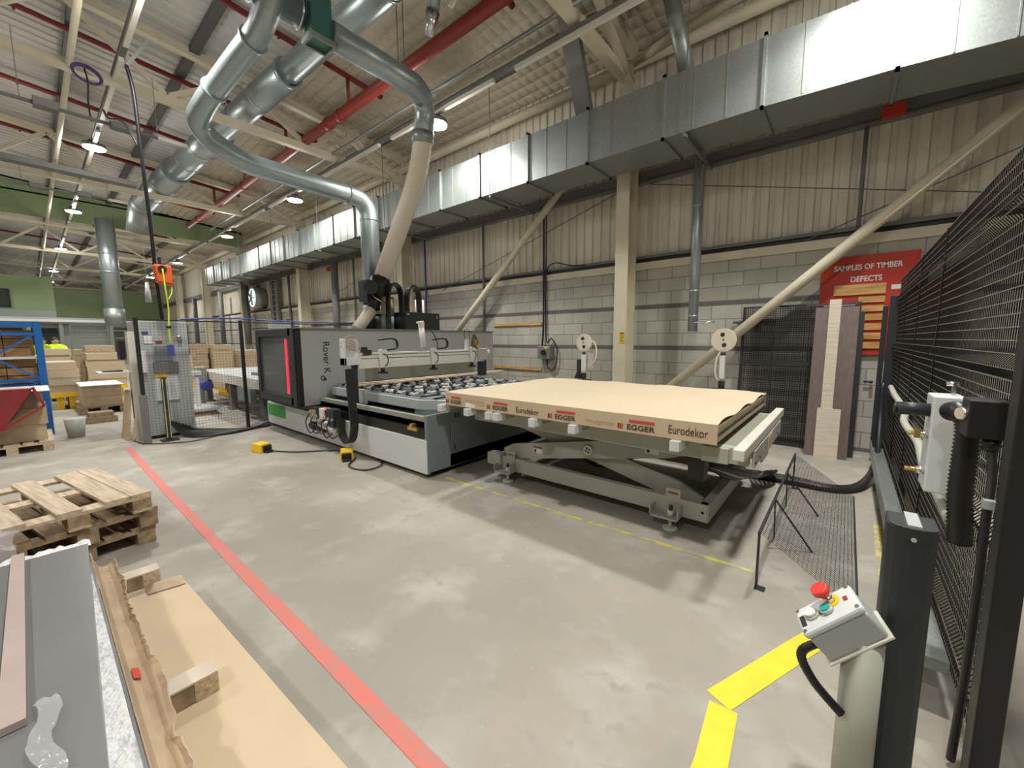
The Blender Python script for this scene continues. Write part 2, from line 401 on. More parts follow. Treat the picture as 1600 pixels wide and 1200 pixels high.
# ------------------------------------------------------------------ columns and trusses
COLX = [3.45, -3.2, -9.9, -16.6, -23.3, -30., -36.7, -43.4]
cl = ['cream steel column right of the leaning boards', 'cream steel column with a yellow notice behind the lift table', 'cream steel column behind the flexible hose', 'cream steel column behind the machine window cabin', 'cream steel column beside the round wall fan', 'cream steel column at the far end of the rectangular duct', 'cream steel column beyond the duct end', 'furthest cream steel column on the block wall']
for i, x in enumerate(COLX):
    t = thing('steel_column', cl[i], 'column', (x, 7.1, 0), 0, 'cream columns along the wall')
    MB().box(x-.12, x+.12, 6.88, 6.90, 0, 6.2).build('front_flange', 'cream', t)
    MB().box(x-.008, x+.008, 6.90, 7.22, 0, 6.2).build('web', 'cream', t)
    MB().box(x-.12, x+.12, 7.22, 7.24, 0, 6.2).build('back_flange', 'cream', t)
    MB().box(x-.17, x+.17, 6.85, 7.27, 0, .02).build('base_plate', 'graysteel', t)
    if i == 1:
        n = MB().box(x+.01, x+.10, 6.872, 6.879, 1.53, 1.72).build('warning_notice', 'yellow', t, label='yellow notice with small dark print')
        b = MB()
        for k in range(7): b.box(x+.02, x+.09 - (k % 3)*.012, 6.870, 6.872, 1.555+k*.022, 1.562+k*.022)
        b.box(x+.015, x+.095, 6.870, 6.872, 1.70, 1.713); b.build('print', 'print', n)
TX = [-3.2, -9.9, -16.6, -23.3, -30., -36.7, -43.4, -50.]
tl = ['cream roof truss over the lift table', 'cream roof truss passing under the round ducts, nearest on the left', 'cream roof truss in front of the green cladding', 'cream roof truss carrying the green cladding', 'cream roof truss first behind the green cladding', 'cream roof truss second behind the green cladding', 'cream roof truss third behind the green cladding', 'furthest cream roof truss']
for i, x in enumerate(TX):
    t = thing('roof_truss', tl[i], 'truss', (x, 0, 6.), 0, 'cream trusses across the roof')
    MB().box(x-.075, x+.075, YB, 7.0, 5.93, 6.07).build('bottom_chord', 'cream', t)
    b = MB(); b.bar((x, YB, roofz(YB)-.16), (x, 7.2, roofz(7.2)-.16), .14, .14); b.build('top_chord', 'cream', t)
    y = 7.0; k = 0
    while y > YB+2.5:
        a = (x, y, 6.05); m_ = (x, y-1.25, roofz(y-1.25)-.2); c_ = (x, y-2.5, 6.05)
        MB().bar(a, m_, .09, .09).build('web_member', 'cream', t)
        MB().bar(m_, c_, .09, .09).build('web_member', 'cream', t)
        y -= 2.5
    MB().bar((x+.1, 6.9, 5.9), (x+.1, 5.4, roofz(5.4)-.3), .1, .1).build('knee_brace', 'cream', t) if i in (0, 1) else None
# green clad downstand on the fourth truss
MB().box(-23.0, -22.9, YB, 7.0, 6.12, roofz(7)+.2).hexa([(-23., YB, 6.9), (-22.9, YB, 6.9), (-22.9, 7, 6.9), (-23., 7, 6.9)], [(-23., YB, roofz(YB)-.05), (-22.9, YB, roofz(YB)-.05), (-22.9, 7, roofz(7)-.05), (-23., 7, roofz(7)-.05)]).build('smoke_curtain', 'green', label='green sheet cladding hanging across the roof between the trusses', cat='roof screen')
# purlins
def purlin(y, x0, x1, m, w_, h, label, dz=0, z=None):
    zz = roofz(y)-.06 if z is None else z
    MB().box(x0, x1, y-w_/2, y+w_/2, zz-h, zz).build('purlin', m, label=label, cat='purlin', group='long roof members')
for y, lab in ((.95, 'grey purlin at the top left crossing the red rods'), (2.45, 'dark grey purlin running left of the round ducts'), (5.1, 'dark grey purlin between round ducts and red pipe'), (6.3, 'grey purlin under the netted insulation'), (-1.2, 'grey purlin left of the cream tie'), (-3.3, 'grey purlin far out on the left'), (-6., 'grey purlin on the far left roof')):
    purlin(y, XL, XR-.5, 'purl', .15, .10, lab)
MB().cyl((1., .78, 6.0), (-52., .78, 6.0), .042, 12).build('tie_tube', 'cream', label='long cream tie tube running away at the upper left', cat='tie tube')
MB().cyl((3.2, 7.12, 6.33), (-50., 7.12, 6.33), .09, 12).build('eaves_tube', 'cream', label='long cream eaves tube just above the rectangular duct', cat='tie tube')
for a, c_, lab in (((-3.1, 7.08, .05), (3.4, 7.08, 6.05), 'cream diagonal brace tube crossing in front of the red board'), ((-3.3, 7.08, 5.75), (-9.75, 7.08, .05), 'cream diagonal brace tube between hose and column'), ((-3.1, 6.95, 6.25), (2.6, 6.3, 6.62), 'cream roof brace tube rising to the right above the duct')):
    MB().cyl(a, c_, .075, 14).build('brace_tube', 'cream', label=lab, cat='brace')
# slim wall rods and pipes
for x, m, r, lab in ((-7.03, 'graysteel', .03, 'slim dark wall pipe left of the isolator switch'), (-9.3, 'bluec', .025, 'slim blue wall pipe behind the flexible hose'), (0., 'graysteel', .025, 'thin dark wall rod above the red board'), (-13.2, 'graysteel', .03, 'slim dark wall pipe left of the drop duct'), (-18.6, 'graysteel', .05, 'dark wall pipe right of the round fan')):
    z0 = 3.1 if x in (0., ) else 1.2
    MB().cyl((x, 7.33, z0), (x, 7.33, 4.4), r, 10).build('wall_pipe', m, label=lab, cat='pipe')
for a, c_, lab in (((-3.5, 7.36, 4.35), (-8.6, 7.36, 2.95), 'thin wire brace left of the white column'), ((-2.9, 7.36, 4.35), (1.9, 7.36, 3.1), 'thin wire brace falling to the right above the red board'), ((3.1, 7.36, 4.4), (-.6, 7.36, 3.0), 'thin wire brace rising right beside the tube brace'), ((-10.2, 7.36, 4.35), (-15.8, 7.36, 3.0), 'thin wire brace behind the vertical round duct')):
    MB().cyl(a, c_, .008, 6).build('wire_brace', 'graysteel', label=lab, cat='brace')
# ------------------------------------------------------------------ red sprinkler pipes
t = thing('sprinkler_main', 'fat red sprinkler pipe running under the roof beside the duct', 'pipe', (-9, 4.45, 6.1))
MB().cyl((-.5, 4.45, 6.15), (-20.5, 4.45, 6.15), .10, 18).build('pipe', 'redpipe', t)
b = MB()
for x in (-2.2, -8.2, -8.7, -14, -19): b.cyl((x, 4.45, 6.15), (x-.1, 4.45, 6.15), .118, 18)
b.build('coupling', 'redpipe', t)
for x in (-4.2, -7.9, -10.9, -13.9, -16.9):
    MB().cyl((x, 4.45, 6.15), (x, 4.45, roofz(4.45)-.2), .035, 10).build('riser', 'redpipe', t)
for i, x in enumerate((-4.3, -7.9, -10.9, -13.9, -16.9, -19.9, -26.5, -33)):
    t = thing('sprinkler_branch', 'thin dark red sprinkler pipe across the roof, %s from the camera' % ordn[i], 'pipe', (x, 0, roofz(0)-.25), 0, 'red pipes across the roof')
    MB().cyl((x, YB+1, roofz(YB+1)-.22), (x, 5.2, roofz(5.2)-.22), .05, 8).build('pipe', 'redrod', t)
    b = MB()
    for y in (-6, -3, .3, 3.2): b.cyl((x, y, roofz(y)-.22), (x, y, roofz(y)-.30), .02, 6)
    b.build('sprinkler_head', 'redrod', t)
# ------------------------------------------------------------------ rectangular wall duct
t = thing('rectangular_duct', 'long rectangular galvanised air duct running along the wall', 'duct', (-10, 6.35, 4.4))
xs = [-25.]
while xs[-1] < 2.6: xs.append(xs[-1]+1.2)
def dz(x): return -max(0, x+.4)*.075
for i in range(len(xs)-1):
    x0, x1 = xs[i], xs[i+1]
    q = lambda x, z: [(x, 5.98, z+dz(x)), (x, 6.74, z+dz(x))]
    b = MB().add([(x0, 5.98, 4.41+dz(x0)), (x0, 6.74, 4.41+dz(x0)), (x0, 6.74, 5.2+dz(x0)), (x0, 5.98, 5.2+dz(x0)), (x1, 5.98, 4.41+dz(x1)), (x1, 6.74, 4.41+dz(x1)), (x1, 6.74, 5.2+dz(x1)), (x1, 5.98, 5.2+dz(x1))],
                 [(0, 1, 2, 3), (7, 6, 5, 4), (0, 4, 5, 1), (1, 5, 6, 2), (2, 6, 7, 3), (3, 7, 4, 0)])
    for k in (.33, .66):   # stiffening creases
        xx = x0+(x1-x0)*k
        b.box(xx-.006, xx+.006, 5.972, 5.98, 4.42+dz(xx), 5.19+dz(xx))
    b.build('duct_section', 'galv', t)
for i, x in enumerate(xs):
    d = dz(x)
    b = MB().box(x-.018, x+.018, 5.945, 5.985, 4.375+d, 5.235+d).box(x-.018, x+.018, 5.945, 6.775, 4.375+d, 4.415+d).box(x-.018, x+.018, 6.735, 6.775, 4.375+d, 5.235+d).box(x-.018, x+.018, 5.945, 6.775, 5.195+d, 5.235+d)
    b.build('flange', 'galv', t)
for x in xs[1::3]:
    d = dz(x+.3)
    MB().box(x+.28, x+.32, 5.93, 7.36, 4.335+d, 4.372+d).build('support_bar', 'graysteel', t)
    MB().wire((x+.3, 5.94, 4.34+d), (x+.3, 5.94, 6.3), .008).build('hanger_rod', 'graysteel', t)
# duct drops and dark trays
t = thing('drop_pipe', 'galvanised pipe dropping from the duct in front of the block wall', 'duct', (-1.95, 6.98, 1.75))
MB().cyl((-1.97, 6.98, 1.72), (-1.97, 6.98, 4.75), .075, 20).build('pipe', 'galvb', t)
bands([((-1.97, 6.98, z), (-1.97, 6.98, z+.03)) for z in (2.35, 3.68, 1.95)], .081, 'galvb', t, 20)
MB().cyl((-1.97, 6.9, 1.86), (-1.62, 6.9, 1.86), .012, 8).build('damper_handle', 'chrome', t)
MB().cyl((-1.45, 7.34, 1.86), (-1.05, 7.34, 1.86), .02, 8).cyl((-1.05, 7.34, 1.86), (-1.05, 7.34, 1.93), .015, 8).build('wall_hook_bar', 'graysteel', label='dark bar on the wall beside the drop pipe', cat='bracket')
MB().cyl((-2.0, 6.4, 5.24), (-2.3, 6.1, 6.72), .11, 16).build('riser_pipe', 'galv', label='dark round pipe rising from the duct top into the roof', cat='duct')
MB().bar((-3.72, 6.5, 5.25), (-3.5, 5.3, 6.75), .30, .1, up=(0, 1, 0)).build('cable_tray', 'graysteel', label='wide dark grey tray dropping onto the duct left of the white column', cat='cable tray')
# ------------------------------------------------------------------ round extraction ducts
t = thing('extraction_main', 'fat round galvanised extraction duct under the roof sheets', 'duct', (-10, 3.3, 6.4))
segs = [((-3.6, 3.62), (-8.1, 3.42), .20), ((-8.1, 3.42), (-11.6, 3.25), .24), ((-11.6, 3.25), (-15., 3.1), .29), ((-15., 3.1), (-19.0, 2.98), .34)]
for (a, c_, r) in segs:
    MB().cyl((a[0], a[1], 6.42), (c_[0], c_[1], 6.42), r, 28).build('duct_section', 'galvb', t)
for (a, c_, r) in segs:
    for k in range(4):
        f_ = k/3; X = a[0]+(c_[0]-a[0])*f_; Y = a[1]+(c_[1]-a[1])*f_
        bands([((X, Y, 6.42), (X-.05, Y, 6.42))], r+.012, 'galvb', t, 28)
MB().tube(fillet([(-19.0, 2.98, 6.42), (-19.9, 2.96, 6.42), (-20.3, 2.9, 5.6)], .5), .34, 24).build('elbow', 'galv', t)
t = thing('drop_duct', 'round galvanised duct looping across the roof and down to the machine', 'duct', (-7.75, 4.7, 2.3))
path = fillet([(-7.75, 4.7, 2.55), (-7.75, 4.7, 4.45), (-7.85, 2.42, 4.52), (-8.02, 1.92, 4.92), (-7.4, 1.93, 5.05), (-5.75, 2.15, 5.40), (-5.45, 2.2, 5.75), (-5.35, 2.2, 6.1)], .38, 7)
MB().tube(path, [.182-.042*min(1, k/(len(path)*.62)) for k in range(len(path))], 26).build('duct_run', 'galvb', t)
bands([((-7.75, 4.7, 4.03), (-7.75, 4.7, 4.06)), ((-7.77, 4.28, 4.455), (-7.77, 4.25, 4.456)), ((-7.815, 3.3, 4.495), (-7.817, 3.27, 4.496)), ((-7.1, 1.97, 5.113), (-7.07, 1.974, 5.12)), ((-6.0, 2.12, 5.347), (-5.97, 2.124, 5.353))], .165, 'galvb', t)
bands([((-7.75, 4.7, 4.03), (-7.75, 4.7, 4.06)), ((-7.77, 4.28, 4.455), (-7.77, 4.25, 4.456))], .190, 'galvb', t)
MB().cyl((-7.75, 4.7, 2.5), (-7.75, 4.7, 2.3), .19, 24).cyl((-7.75, 4.7, 2.14), (-7.75, 4.7, 1.8), .18, 24).build('damper_collar', 'black', t)
MB().cyl((-7.75, 4.7, 2.32), (-7.75, 4.7, 2.14), .20, 24).build('white_band', 'palegray', t)
# collector with branch to the hose
t = thing('duct_collector', 'rectangular galvanised collector box joining the round ducts at the top', 'duct', (-5.5, 2.75, 5.4))
MB().box(-5.62, -5.40, 2.60, 2.86, 5.42, 6.72).build('box', 'tealglass', t)
MB().box(-5.65, -5.37, 2.57, 2.60, 5.38, 5.44).box(-5.65, -5.37, 2.86, 2.89, 5.38, 5.44).box(-5.65, -5.62, 2.60, 2.86, 5.38, 5.44).box(-5.40, -5.37, 2.60, 2.86, 5.38, 5.44).build('flange_ring', 'galv', t)
MB().box(-5.615, -5.605, 2.598, 2.602, 5.45, 6.7).build('corner_seam', 'galv', t)
MB().cyl((-5.62, -1.2, 5.72), (-5.62, 2.58, 5.72), .17, 26).build('inlet_duct', 'galvb', t)
bands([((-5.62, y, 5.72), (-5.62, y+.03, 5.72)) for y in (2.52, 2.05, 1.97)], .182, 'chrome', t)
t = thing('hose_branch', 'round galvanised branch duct bending down to the cream hose', 'duct', (-5.2, 3.5, 5.2))
MB().tube(fillet([(-5.48, 2.87, 5.58), (-5.42, 4.2, 5.52), (-5.6, 4.50, 5.44), (-5.72, 4.54, 4.98)], .42, 7), .165, 26).build('duct_run', 'galvb', t)
MB().cyl((-5.705, 4.525, 5.06), (-5.74, 4.54, 4.9), .182, 26).build('collar', 'galv', t)
MB().wire((-5.38, 3.95, 5.6), (-5.38, 3.95, 6.9), .007).build('hanger_rod', 'graysteel', t)
MB().wire((-5.6, 4.0, 5.6), (-5.6, 4.0, 6.9), .007).build('hanger_rod', 'graysteel', t)
hp = [(-5.72, 4.535, 4.95), (-5.9, 4.56, 4.55), (-6.16, 4.58, 4.15), (-6.54, 4.6, 3.70), (-6.97, 4.62, 3.20), (-7.22, 4.62, 2.86)]
pp, rs = ringed(hp, .158, .004, .03)
MB().tube(pp, rs, 24).build('flexible_hose', 'hosec', label='thick cream ribbed flexible hose hanging to the machine top', cat='hose')
t = thing('roof_nozzle', 'shiny metal nozzle hanging from the roof near the red pipe', 'vent', (-4.75, 4.0, 6.0))
MB().cyl((-4.5, 3.9, 6.5), (-4.72, 3.97, 6.12), .085, 18).build('pipe', 'galvb', t)
MB().cyl((-4.72, 3.97, 6.12), (-4.86, 4.0, 5.88), .1, 18, r2=.05).build('cone', 'chrome', t)
MB().cyl((-4.0, 4.02, 6.5), (-4.38, 3.98, 6.02), .09, 18, r2=.04).build('cream_horn', 'cream', label='cream horn shaped pipe end beside the shiny roof nozzle', cat='vent')
t = thing('hanging_duct', 'vertical round duct ending above the far board stacks', 'duct', (-22, 2.15, 2.2))
MB().cyl((-22, 2.2, 2.85), (-22, 2.2, 6.2), .27, 26).build('pipe', 'galvb', t)
MB().cyl((-22, 2.2, 2.2), (-22, 2.2, 2.85), .30, 26).build('flared_end', 'galv', t)
for y in (1.95, 2.45): MB().wire((-22, y, 4.9), (-22, y, roofz(y)), .008).build('hanger_rod', 'graysteel', t)
bands([((-22, 2.2, z), (-22, 2.2, z+.06)) for z in (4.2, 4.9)], .285, 'galvb', t)
# ------------------------------------------------------------------ panel machine: bed
M['olive'] = mat('dusty_olive_panel', (.27, .265, .20), .7, var=.1, vscale=2)
t = thing('machine_bed', 'long pale grey machine bed with white front panels on the floor', 'machine', (-6, 3.9, 0))
MB().box(-8.36, -3.62, 2.84, 5.3, .06, .66).build('body', 'midgray', t, bevel=.006)
for x0, x1 in ((-8.38, -6.75), (-6.745, -5.15), (-5.145, -3.6)):
    MB().box(x0, x1, 2.78, 2.83, .06, .46).build('front_panel', 'white', t, bevel=.006)
MB().box(-8.30, -3.66, 2.80, 2.84, .46, .58).build('dust_bellows', 'black', t)
MB().box(-8.30, -3.66, 2.84, 2.90, .58, .70).build('side_beam', 'palegray', t)
MB().cyl((-8.2, 2.84, .71), (-3.7, 2.84, .71), .016, 10).box(-8.2, -3.7, 2.83, 2.90, .68, .70).build('guide_rail', 'liftgray', t)
MB().box(-3.64, -3.595, 2.79, 3.14, .07, .745).build('end_panel', 'midgray', t, bevel=.008)
MB().box(-3.67, -3.60, 3.15, 4.55, .22, .80).build('end_door', 'midgray', t, bevel=.01, label='wide grey end door with slots')
b = MB()
for y in (3.22, 3.27): b.box(-3.60, -3.597, y, y+.025, .66, .72)
b.box(-3.60, -3.597, 3.20, 3.22, .27, .33); b.build('vent_slot', 'black', t)
b = MB()
for z in (.28, .34): b.cyl((-3.596, 3.04, z), (-3.59, 3.04, z), .008, 8)
b.build('bolt', 'chrome', t)
MB().box(-3.75, -3.62, 3.14, 5.3, .06, .22).build('plinth', 'midgray', t)
MB().box(-8.25, -3.7, 2.95, 5.2, 0, .06).build('foot_rail', 'black', t)
g = MB().box(-8.33, -7.55, 2.772, 2.78, .22, .43).build('green_label', 'grass', t, label='green rectangular badge')
MB().box(-3.92, -3.74, 2.76, 2.80, .55, .59).box(-3.85, -3.80, 2.74, 2.80, .59, .63).build('latch', 'brass', t)
MB().box(-8.60, -8.36, 2.85, 4.5, .06, .62).build('end_box', 'dark', t, bevel=.01)
# bed table with grid surface
t = thing('work_table', 'grey grid topped work table with rows of black and white pads', 'table', (-5, 4.1, .7))
MB().hexa([(-6.25, 3.0, .74), (-4.0, 3.0, .74), (-3.72, 3.18, .74), (-3.72, 5.4, .74), (-6.25, 5.4, .74)], [(-6.25, 3.0, .865), (-4.0, 3.0, .865), (-3.72, 3.18, .865), (-3.72, 5.4, .865), (-6.25, 5.4, .865)]).build('tray', 'palegray', t, bevel=.008)
MB().hexa([(-6.2, 3.04, .865), (-4.03, 3.04, .865), (-3.78, 3.2, .865), (-3.78, 5.35, .865), (-6.2, 5.35, .865)], [(-6.2, 3.04, .875), (-4.03, 3.04, .875), (-3.78, 3.2, .875), (-3.78, 5.35, .875), (-6.2, 5.35, .875)]).build('top_plate', 'midgray', t)
MB().hexa([(-4.12, 3.02, .66), (-3.98, 3.02, .66), (-3.7, 3.2, .66), (-3.7, 3.4, .66)], [(-4.12, 3.02, .74), (-3.98, 3.02, .74), (-3.7, 3.2, .74), (-3.7, 3.4, .74)]).build('corner_bracket', 'midgray', t)
k = 0
for iy in range(9):
    for ix in range(8):
        x = -5.95+ix*.28; y = 3.16+iy*.25
        if x > -4.15 and y < 3.3: continue
        b = MB(); off = .05 if iy % 2 else 0; q_ = (ix*7+iy*5) % 4
        b.box(x-.11+off, x+.13+off, y-.05, y+.05, .875, .893, 0)
        b.box(x-.09+off, x+.02+off, y-.04, y+.035, .893, .915, 1 if q_ != 1 else 0)
        b.box(x+.04+off, x+.12+off, y-.035, y+.04, .893, .910, 0 if q_ else 1)
        b.cyl((x-.035+off, y, .915), (x-.035+off, y, .922), .02, 10, mi=2); b.cyl((x+.08+off, y, .910), (x+.08+off, y, .918), .022, 10, mi=2)
        b.box(x-.13+off, x-.11+off, y-.07, y+.07, .875, .918, 2)
        b.build('support_pad', ['midgray', 'creamwhite', 'dark'], t)
for k in range(10):
    MB().box(-6.1+k*.25, -6.08+k*.25, 3.1, 5.35, .875, .892).build('black_rail', 'black', t)
MB().box(-5.55, -5.2, 2.97, 3.01, .70, .90).build('side_block', 'palegray', t)
MB().box(-5.62, -5.50, 3.0, 6.3, .932, .962).box(-5.47, -5.40, 3.0, 6.3, .932, .955).build('wooden_board_strip', 'timber', label='long pale timber strip lying across the table below the beam', cat='board')
# ------------------------------------------------------------------ gantry cabin
t = thing('machine_gantry', 'large grey machine cabin with a dark window and red light strip', 'machine', (-7, 4.5, .58))
XG = -6.3
MB().box(-7.88, XG-.02, 2.56, 6.85, .60, 1.77).build('cabin', 'midgray', t)
pan = MB().hexa([(XG-.02, 2.60, .60), (XG, 2.60, .60), (XG, 3.62, .60), (XG-.02, 3.62, .60)], [(XG-.02, 2.60, 1.78), (XG, 2.60, 1.78), (XG, 3.62, 1.78), (XG-.02, 3.62, 1.78)])
pan.box(XG-.02, XG, 3.62, 6.2, 1.22, 1.78).box(XG-.02, XG, 6.2, 6.85, .62, 1.78)
pan.build('side_panel', 'palegray', t)
MB().box(XG-.02, XG+.01, 2.52, 2.60, .595, 1.785).build('corner_post', 'black', t, bevel=.01)
MB().box(XG-.02, XG+.006, 3.62, 6.2, .90, 1.22).build('dust_curtain', 'olive', t)
f = MB().box(-7.88, -6.44, 2.50, 2.56, 1.66, 1.775).box(-7.88, -6.44, 2.50, 2.56, .60, .73).box(-7.88, -7.76, 2.50, 2.56, .73, 1.66).box(-6.52, -6.32, 2.50, 2.56, .595, 1.785)
f.build('window_frame', 'dark', t, bevel=.006)
MB().box(-7.76, -6.52, 2.535, 2.545, .73, 1.66).build('window_pane', 'glass', t, label='dark tinted window')
MB().box(-7.7, -6.6, 2.548, 2.553, 1.30, 1.33).box(-7.6, -6.7, 2.548, 2.553, 1.05, 1.06).build('inner_ledge', 'palegray', t)
MB().box(-6.60, -6.565, 2.485, 2.50, .78, 1.62).build('light_strip', 'ledred', t, label='glowing red light strip')
MB().box(-7.95, -7.88, 2.56, 4.0, .62, 1.72).build('end_cover', 'dark', t)
MB().box(-7.9, -6.25, 2.5, 6.85, 1.775, 1.79).build('roof_plate', 'midgray', t)
text('Rover K', .155, (XG+.004, 2.97, 1.33), (0, 0, -1), (0, 1, 0), 'dark', t, 'lettering', width=.50)
MB().tube([(XG+.004, 2.90+.03*math.cos(a), 1.01+.035*math.sin(a)) for a in [k*PI/4 for k in range(8)]], .007, 5).cyl((XG+.002, 2.93, .99), (XG+.006, 2.93, .99), .022, 10).build('small_emblem', 'dark', t)
# machining head below cabin
t = thing('machining_head', 'cluttered machining head with hoses and orange cables under the cabin', 'machine part', (-5.9, 2.7, .25))
MB().box(-6.15, -5.45, 2.62, 2.76, .50, .60).build('carriage', 'black', t, bevel=.006)  # black colour stands in for the dark recess under the cabin
MB().hexa([(-6.1, 2.60, .44), (-5.95, 2.60, .44), (-5.95, 2.72, .44), (-6.1, 2.72, .44)], [(-6.15, 2.58, .56), (-5.98, 2.60, .58), (-5.98, 2.74, .58), (-6.15, 2.74, .56)]).build('tool_bracket', 'hoseb', t, bevel=.01)
MB().box(-5.84, -5.70, 2.60, 2.72, .46, .62).build('spindle_block', 'creamwhite', t, bevel=.008)
MB().box(-5.58, -5.42, 2.60, 2.72, .38, .64).build('gear_block', 'dark', t, bevel=.01)
MB().cyl((-5.95, 2.68, .37), (-5.45, 2.66, .34), .065, 16).build('motor', 'creamwhite', t, label='pale metal motor')
MB().cyl((-6.22, 2.66, .31), (-6.0, 2.66, .31), .06, 14).cyl((-6.0, 2.66, .31), (-5.82, 2.66, .30), .045, 14).build('black_motor', 'black', t)
MB().sphere((-5.88, 2.64, .42), .07, 12, (1.3, .8, .8)).sphere((-5.68, 2.63, .40), .055, 12, (1.2, 1, 1)).build('housing', 'galv', t)
b = MB()
for k in range(4): b.tube(spline([(-5.78+k*.03, 2.66, .64), (-5.80+k*.035, 2.62, .52), (-5.68+k*.03, 2.64, .42)], 6), .008, 6)
b.build('orange_cable', 'orange', t)
b = MB()
for k in range(5):
    x = -6.15+k*.17
    b.tube(spline([(x, 2.64, .55), (x-.10, 2.58, .38+.02*(k % 2)), (x+.02, 2.58, .22+.02*(k % 3)), (x+.16, 2.62, .30)], 6), .009, 6)
b.build('black_hose', 'rubber', t)
b = MB()
for k in range(6): b.cyl((-6.05+k*.12, 2.63, .48), (-6.05+k*.12, 2.59, .50), .018, 8)
b.build('fitting', 'chrome', t)
# energy chain hanging in front
t = thing('energy_chain', 'black cable chain hanging in a loop at the beam end', 'cable chain', (-5.1, 2.7, .2))
p0 = [(-5.06, 2.68, 1.22), (-5.04, 2.68, .9), (-5.0, 2.68, .55), (-5.0, 2.68, .42), (-5.06, 2.68, .27), (-5.17, 2.68, .205), (-5.30, 2.68, .25), (-5.36, 2.68, .37), (-5.37, 2.68, .5)]
P_ = spline(p0, 8)
for i in range(0, len(P_)-2, 2):
    MB().bar(P_[i], P_[i+2], .105, .03, up=(1, 0, 0)).build('chain_link', 'rubber', t)
# suction beam across the table
t = thing('suction_beam', 'pale aluminium beam with suction arms above the work table', 'machine beam', (-5.3, 4, 1.2))
XB = -5.27
MB().box(XB-.05, XB+.05, 2.9, 5.42, 1.28, 1.42).box(XB-.04, XB+.06, 2.9, 5.42, 1.20, 1.28).build('profile', 'creamwhite', t, bevel=.004)
MB().box(XB+.05, XB+.053, 2.95, 5.4, 1.335, 1.343).box(XB+.05, XB+.053, 2.95, 5.4, 1.385, 1.393).build('groove', 'dark', t)
MB().box(XB-.02, XB+.10, 2.68, 2.71, 1.26, 1.62).box(XB-.02, XB+.10, 2.68, 2.9, 1.26, 1.36).build('end_bracket', 'white', t, bevel=.004)
b = MB()
for z in (1.56, 1.51): b.cyl((XB+.03, 2.678, z), (XB+.03, 2.674, z), .008, 8)
b.build('bolt', 'dark', t)
MB().box(XB-.02, XB+.06, 2.72, 2.92, 1.36, 1.62).build('clear_guard', 'film', t)
b = MB()
for k in range(4): b.tube(spline([(XB+.07, 2.73, 1.58-k*.025), (XB+.07, 2.80, 1.60-k*.04), (XB+.07, 2.86, 1.55-k*.03)], 5), .009, 6)
b.tube(spline([(XB+.06, 2.72, 1.62), (XB+.06, 2.82, 1.66), (XB+.06, 2.93, 1.58), (XB+.06, 2.93, 1.42)], 6), .009, 6)
b.build('brown_cable', 'cardb', t)
MB().box(XB-.04, XB+.08, 2.98, 3.10, 1.40, 1.46).box(XB-.1, XB+.02, 3.0, 3.07, 1.46, 1.50).build('valve_block', 'dark', t)
MB().box(XB-.02, XB+.03, 5.0, 5.05, 1.42, 1.62).build('air_cylinder_plate', 'white', t)
for y in (3.28, 4.22, 5.1):
    h = MB().box(XB+.05, XB+.09, y-.06, y+.06, 1.20, 1.46).bar((XB+.07, y-.04, 1.46), (XB+.05, y+.06, 1.30), .05, .03).build('suction_arm', 'creamwhite', t)
    MB().tube([(XB+.10, y+.07*math.sin(a), 1.31+.09*math.cos(a)) for a in [k*PI/10-.2 for k in range(11)]], .007, 5).build('air_hose', 'rubber', h)
    MB().cyl((XB+.06, y, 1.14), (XB+.06, y, 1.20), .03, 10).cyl((XB+.06, y, 1.115), (XB+.06, y, 1.14), .07, 16).build('suction_cup', 'black', h)
for y in (3.45, 4.45):
    b = MB(); c_ = [(XB, y-.18, 1.60), (XB, y+.02, 1.62), (XB, y+.10, 1.60), (XB, y+.13, 1.54), (XB, y+.09, 1.47), (XB, y-.10, 1.45)]
    Q = spline(c_, 5)
    for i in range(len(Q)-1): b.bar(Q[i], Q[i+1], .04, .018, up=(0, .3, 1))
    b.build('small_cable_chain', 'rubber', t)
MB().cyl((XB+.02, 4.06, 1.48), (XB+.0, 4.04, 1.80), .045, 16).build('lift_cylinder', 'creamwhite', t)
MB().box(XB-.03, XB+.03, 4.0, 4.08, 1.80, 1.88).cyl((XB, 3.95, 1.87), (XB, 4.08, 1.89), .015, 8).build('cylinder_head', 'creamwhite', t)
MB().tube(spline([(XB, 4.1, 1.78), (XB, 4.25, 1.74), (XB, 4.35, 1.58), (XB, 4.36, 1.46)], 6), .007, 6).build('thin_hose', 'rubber', t)
b = MB()
for k in range(6): b.tube(spline([(XB+.02, 5.14+k*.02, 1.44), (XB+.05, 5.10+k*.035, 1.55), (XB+.02, 5.17+k*.012, 1.66+.02*(k % 2)), (XB, 5.2, 1.70)], 5), .007, 5)
b.tube(spline([(XB, 5.0, 1.60), (XB, 4.98, 1.75), (XB, 5.08, 1.78), (XB, 5.12, 1.6)], 6), .006, 5)
b.build('hose_cluster', 'rubber', t)
MB().box(XB-.02, XB+.07, 5.16, 5.22, 1.50, 1.60).cyl((XB+.04, 5.26, 1.42), (XB+.04, 5.26, 1.52), .025, 8).build('valve', 'brass', t)
MB().box(XB-.06, XB+.08, 5.24, 5.50, 1.22, 1.44).build('end_drive', 'liftgray', t, bevel=.01)
MB().cyl((XB+.02, 5.5, 1.36), (XB+.02, 5.58, 1.36), .05, 14).build('end_motor', 'creamwhite', t)
MB().box(XB-.06, XB+.04, 5.36, 5.50, .93, 1.22).build('end_leg', 'dark', t)
MB().box(XB-.03, XB+.03, 2.84, 2.90, .62, 1.26).build('front_leg', 'dark', t)
